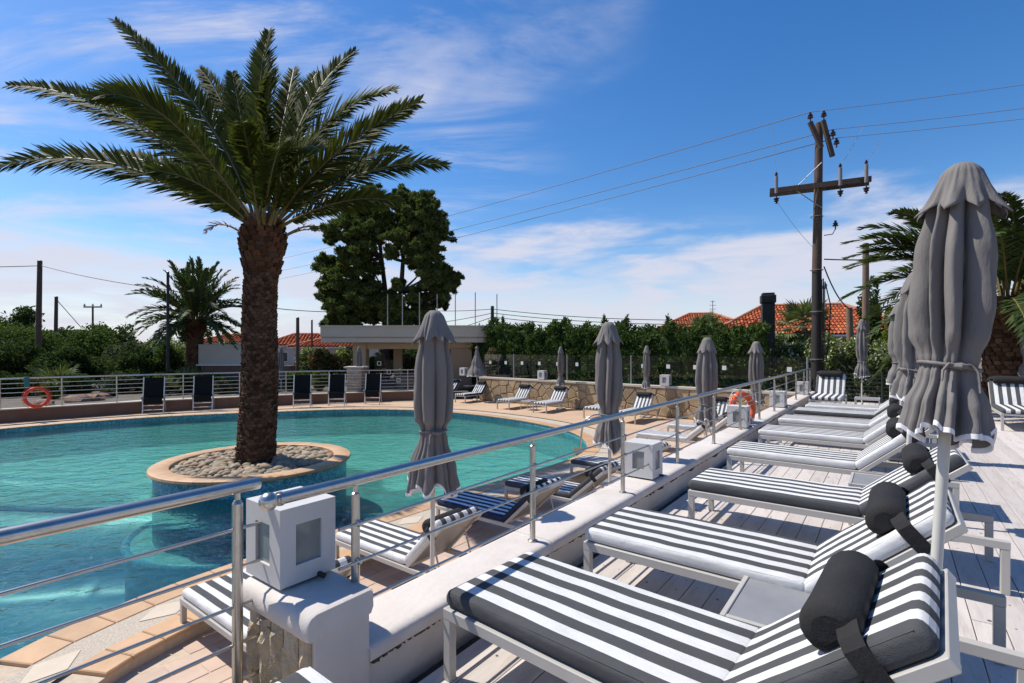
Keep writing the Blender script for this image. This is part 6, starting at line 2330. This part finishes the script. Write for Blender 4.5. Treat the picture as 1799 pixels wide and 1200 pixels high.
def plain_pole(label, x, Z, top, z0, r, mat, lean=0.0, arm=None):
    p = P(x, top, Z)
    root = thing('wooden_pole', label, 'pole', (p.x - lean, Z, z0), 0, 'plain wooden poles')
    mb = MB(); mb.tube([(0, 0, 0), (lean, 0, p.z - z0)], [r * 1.12, r * 0.85], 10); mb.build('shaft', M[mat], root, smooth=60)
    mb = MB(); mb.tube([(lean, 0, p.z - z0 - 0.01), (lean, 0, p.z - z0 + 0.03)], [r * 0.86, r * 0.5], 10); mb.build('pole_cap', M['galv'], root, smooth=60)
    if arm:
        w_, dzv = arm
        mb = MB(); mb.box(lean - w_, lean + w_, -0.08, 0.08, p.z - z0 - 0.12, p.z - z0 + 0.06); mb.build('crossarm', M[mat], root)
        for k in (-0.92, 0.0, 0.92):
            o = link('insulator', ins_me, root); o.location = (lean + w_ * k, 0, p.z - z0 + 0.12); o.scale = (1.6, 1.6, 1.6)
    return root
plain_pole('brown wooden pole rising behind the row of closed umbrellas', 1521, 22.5, 428, -0.35, 0.14, 'wood_pale')
plain_pole('short pale brown pole right of the tall utility pole', 1492, 19.8, 541, -0.35, 0.13, 'wood_pale', lean=-0.1)
plain_pole('tall dark wooden pole at the far left carrying a cable', 70, 36.0, 458, -0.6, 0.17, 'wood', lean=0.15)
plain_pole('shorter dark pole right of the tall left pole', 99, 42.0, 521, -0.6, 0.14, 'wood', lean=0.1)
plain_pole('small distant pole with a crossarm above the left shrubs', 163, 70.0, 539, -1.2, 0.13, 'wood', arm=(1.25, 0))
plain_pole('thin dark pole in front of the smaller palm', 295, 24.5, 478, -0.6, 0.07, 'pillar_dark')
plain_pole('dark pole right of the big palm trunk', 523, 27.5, 558, -0.6, 0.10, 'wood')
plain_pole('thin pole between the big palm and the bar roof', 548, 40.0, 562, -1.2, 0.08, 'wood')
plain_pole('dark pole rising behind the right end of the bar', 865, 36.0, 538, -1.2, 0.14, 'wood')
lp = thing('street_lamp', 'thin lamp post beside the tall utility pole', 'street lamp', (P(1448, HY, 26).x, 26, -0.5))
mb = MB(); mb.tube([(0, 0, 0), (0, 0, 5.2)], 0.05, 8); mb.build('post', M['galv'], lp, smooth=60)
mb = MB(); mb.lathe([(0.03, 5.1), (0.12, 5.2), (0.14, 5.35), (0.05, 5.45)], 10); mb.build('lamp_head', M['galv'], lp, smooth=60)
wire('black cable from the left edge to the tall left pole', bent(P(-200, 470, 30), P(70, 467, 36), 8, 0.05), 0.028, 'wire_black')
wire('black cable from the tall left pole to the thin pole by the smaller palm', bent(P(70, 466, 36), P(295, 509, 24.6), 12, 0.15), 0.022, 'wire_black')
wire('stay wire slanting down right from the shorter left pole', bent(P(99, 526, 42), P(145, 578, 44), 4), 0.03)
wire('black cable behind the big palm trunk towards the pines', bent(P(295, 509, 24.6), P(600, 548, 36), 10, 0.3), 0.025, 'wire_black')
for i, (y0, y1, y2) in enumerate(((545, 541, 562), (556, 548, 570), (566, 555, 578))):
    wire(['top', 'middle', 'bottom'][i] + ' cable from the pole behind the bar towards the right roofs', bent(P(865, y1 + 2, 36), P(1350, y2 - 2, 30), 16, 0.35), 0.024, 'wire_black')
    wire(['top', 'middle', 'bottom'][i] + ' cable from the pole behind the bar to the left behind the pines', bent(P(865, y1 + 2, 36), P(740, y0 + 14 * i, 40), 8, 0.1), 0.024, 'wire_black')
dp = thing('dark_post', 'broad dark square post with capped top before the red roofs', 'post', (P(1349, HY, 20.5).x, 20.5, -0.4), R(-20))
pt = P(1349, 515, 20.5).z + 0.4
mb = MB(); mb.box(-0.235, 0.235, -0.235, 0.235, 0, pt - 0.42, 0.02); mb.build('shaft', M['pillar_dark'], dp)
mb = MB(); mb.box(-0.275, 0.275, -0.275, 0.275, pt - 0.41, pt - 0.09, 0.02); mb.build('collar', M['pillar_dark'], dp)
mb = MB(); mb.box(-0.225, 0.225, -0.225, 0.225, pt - 0.089, pt, 0.015); mb.build('cap', M['dark'], dp)
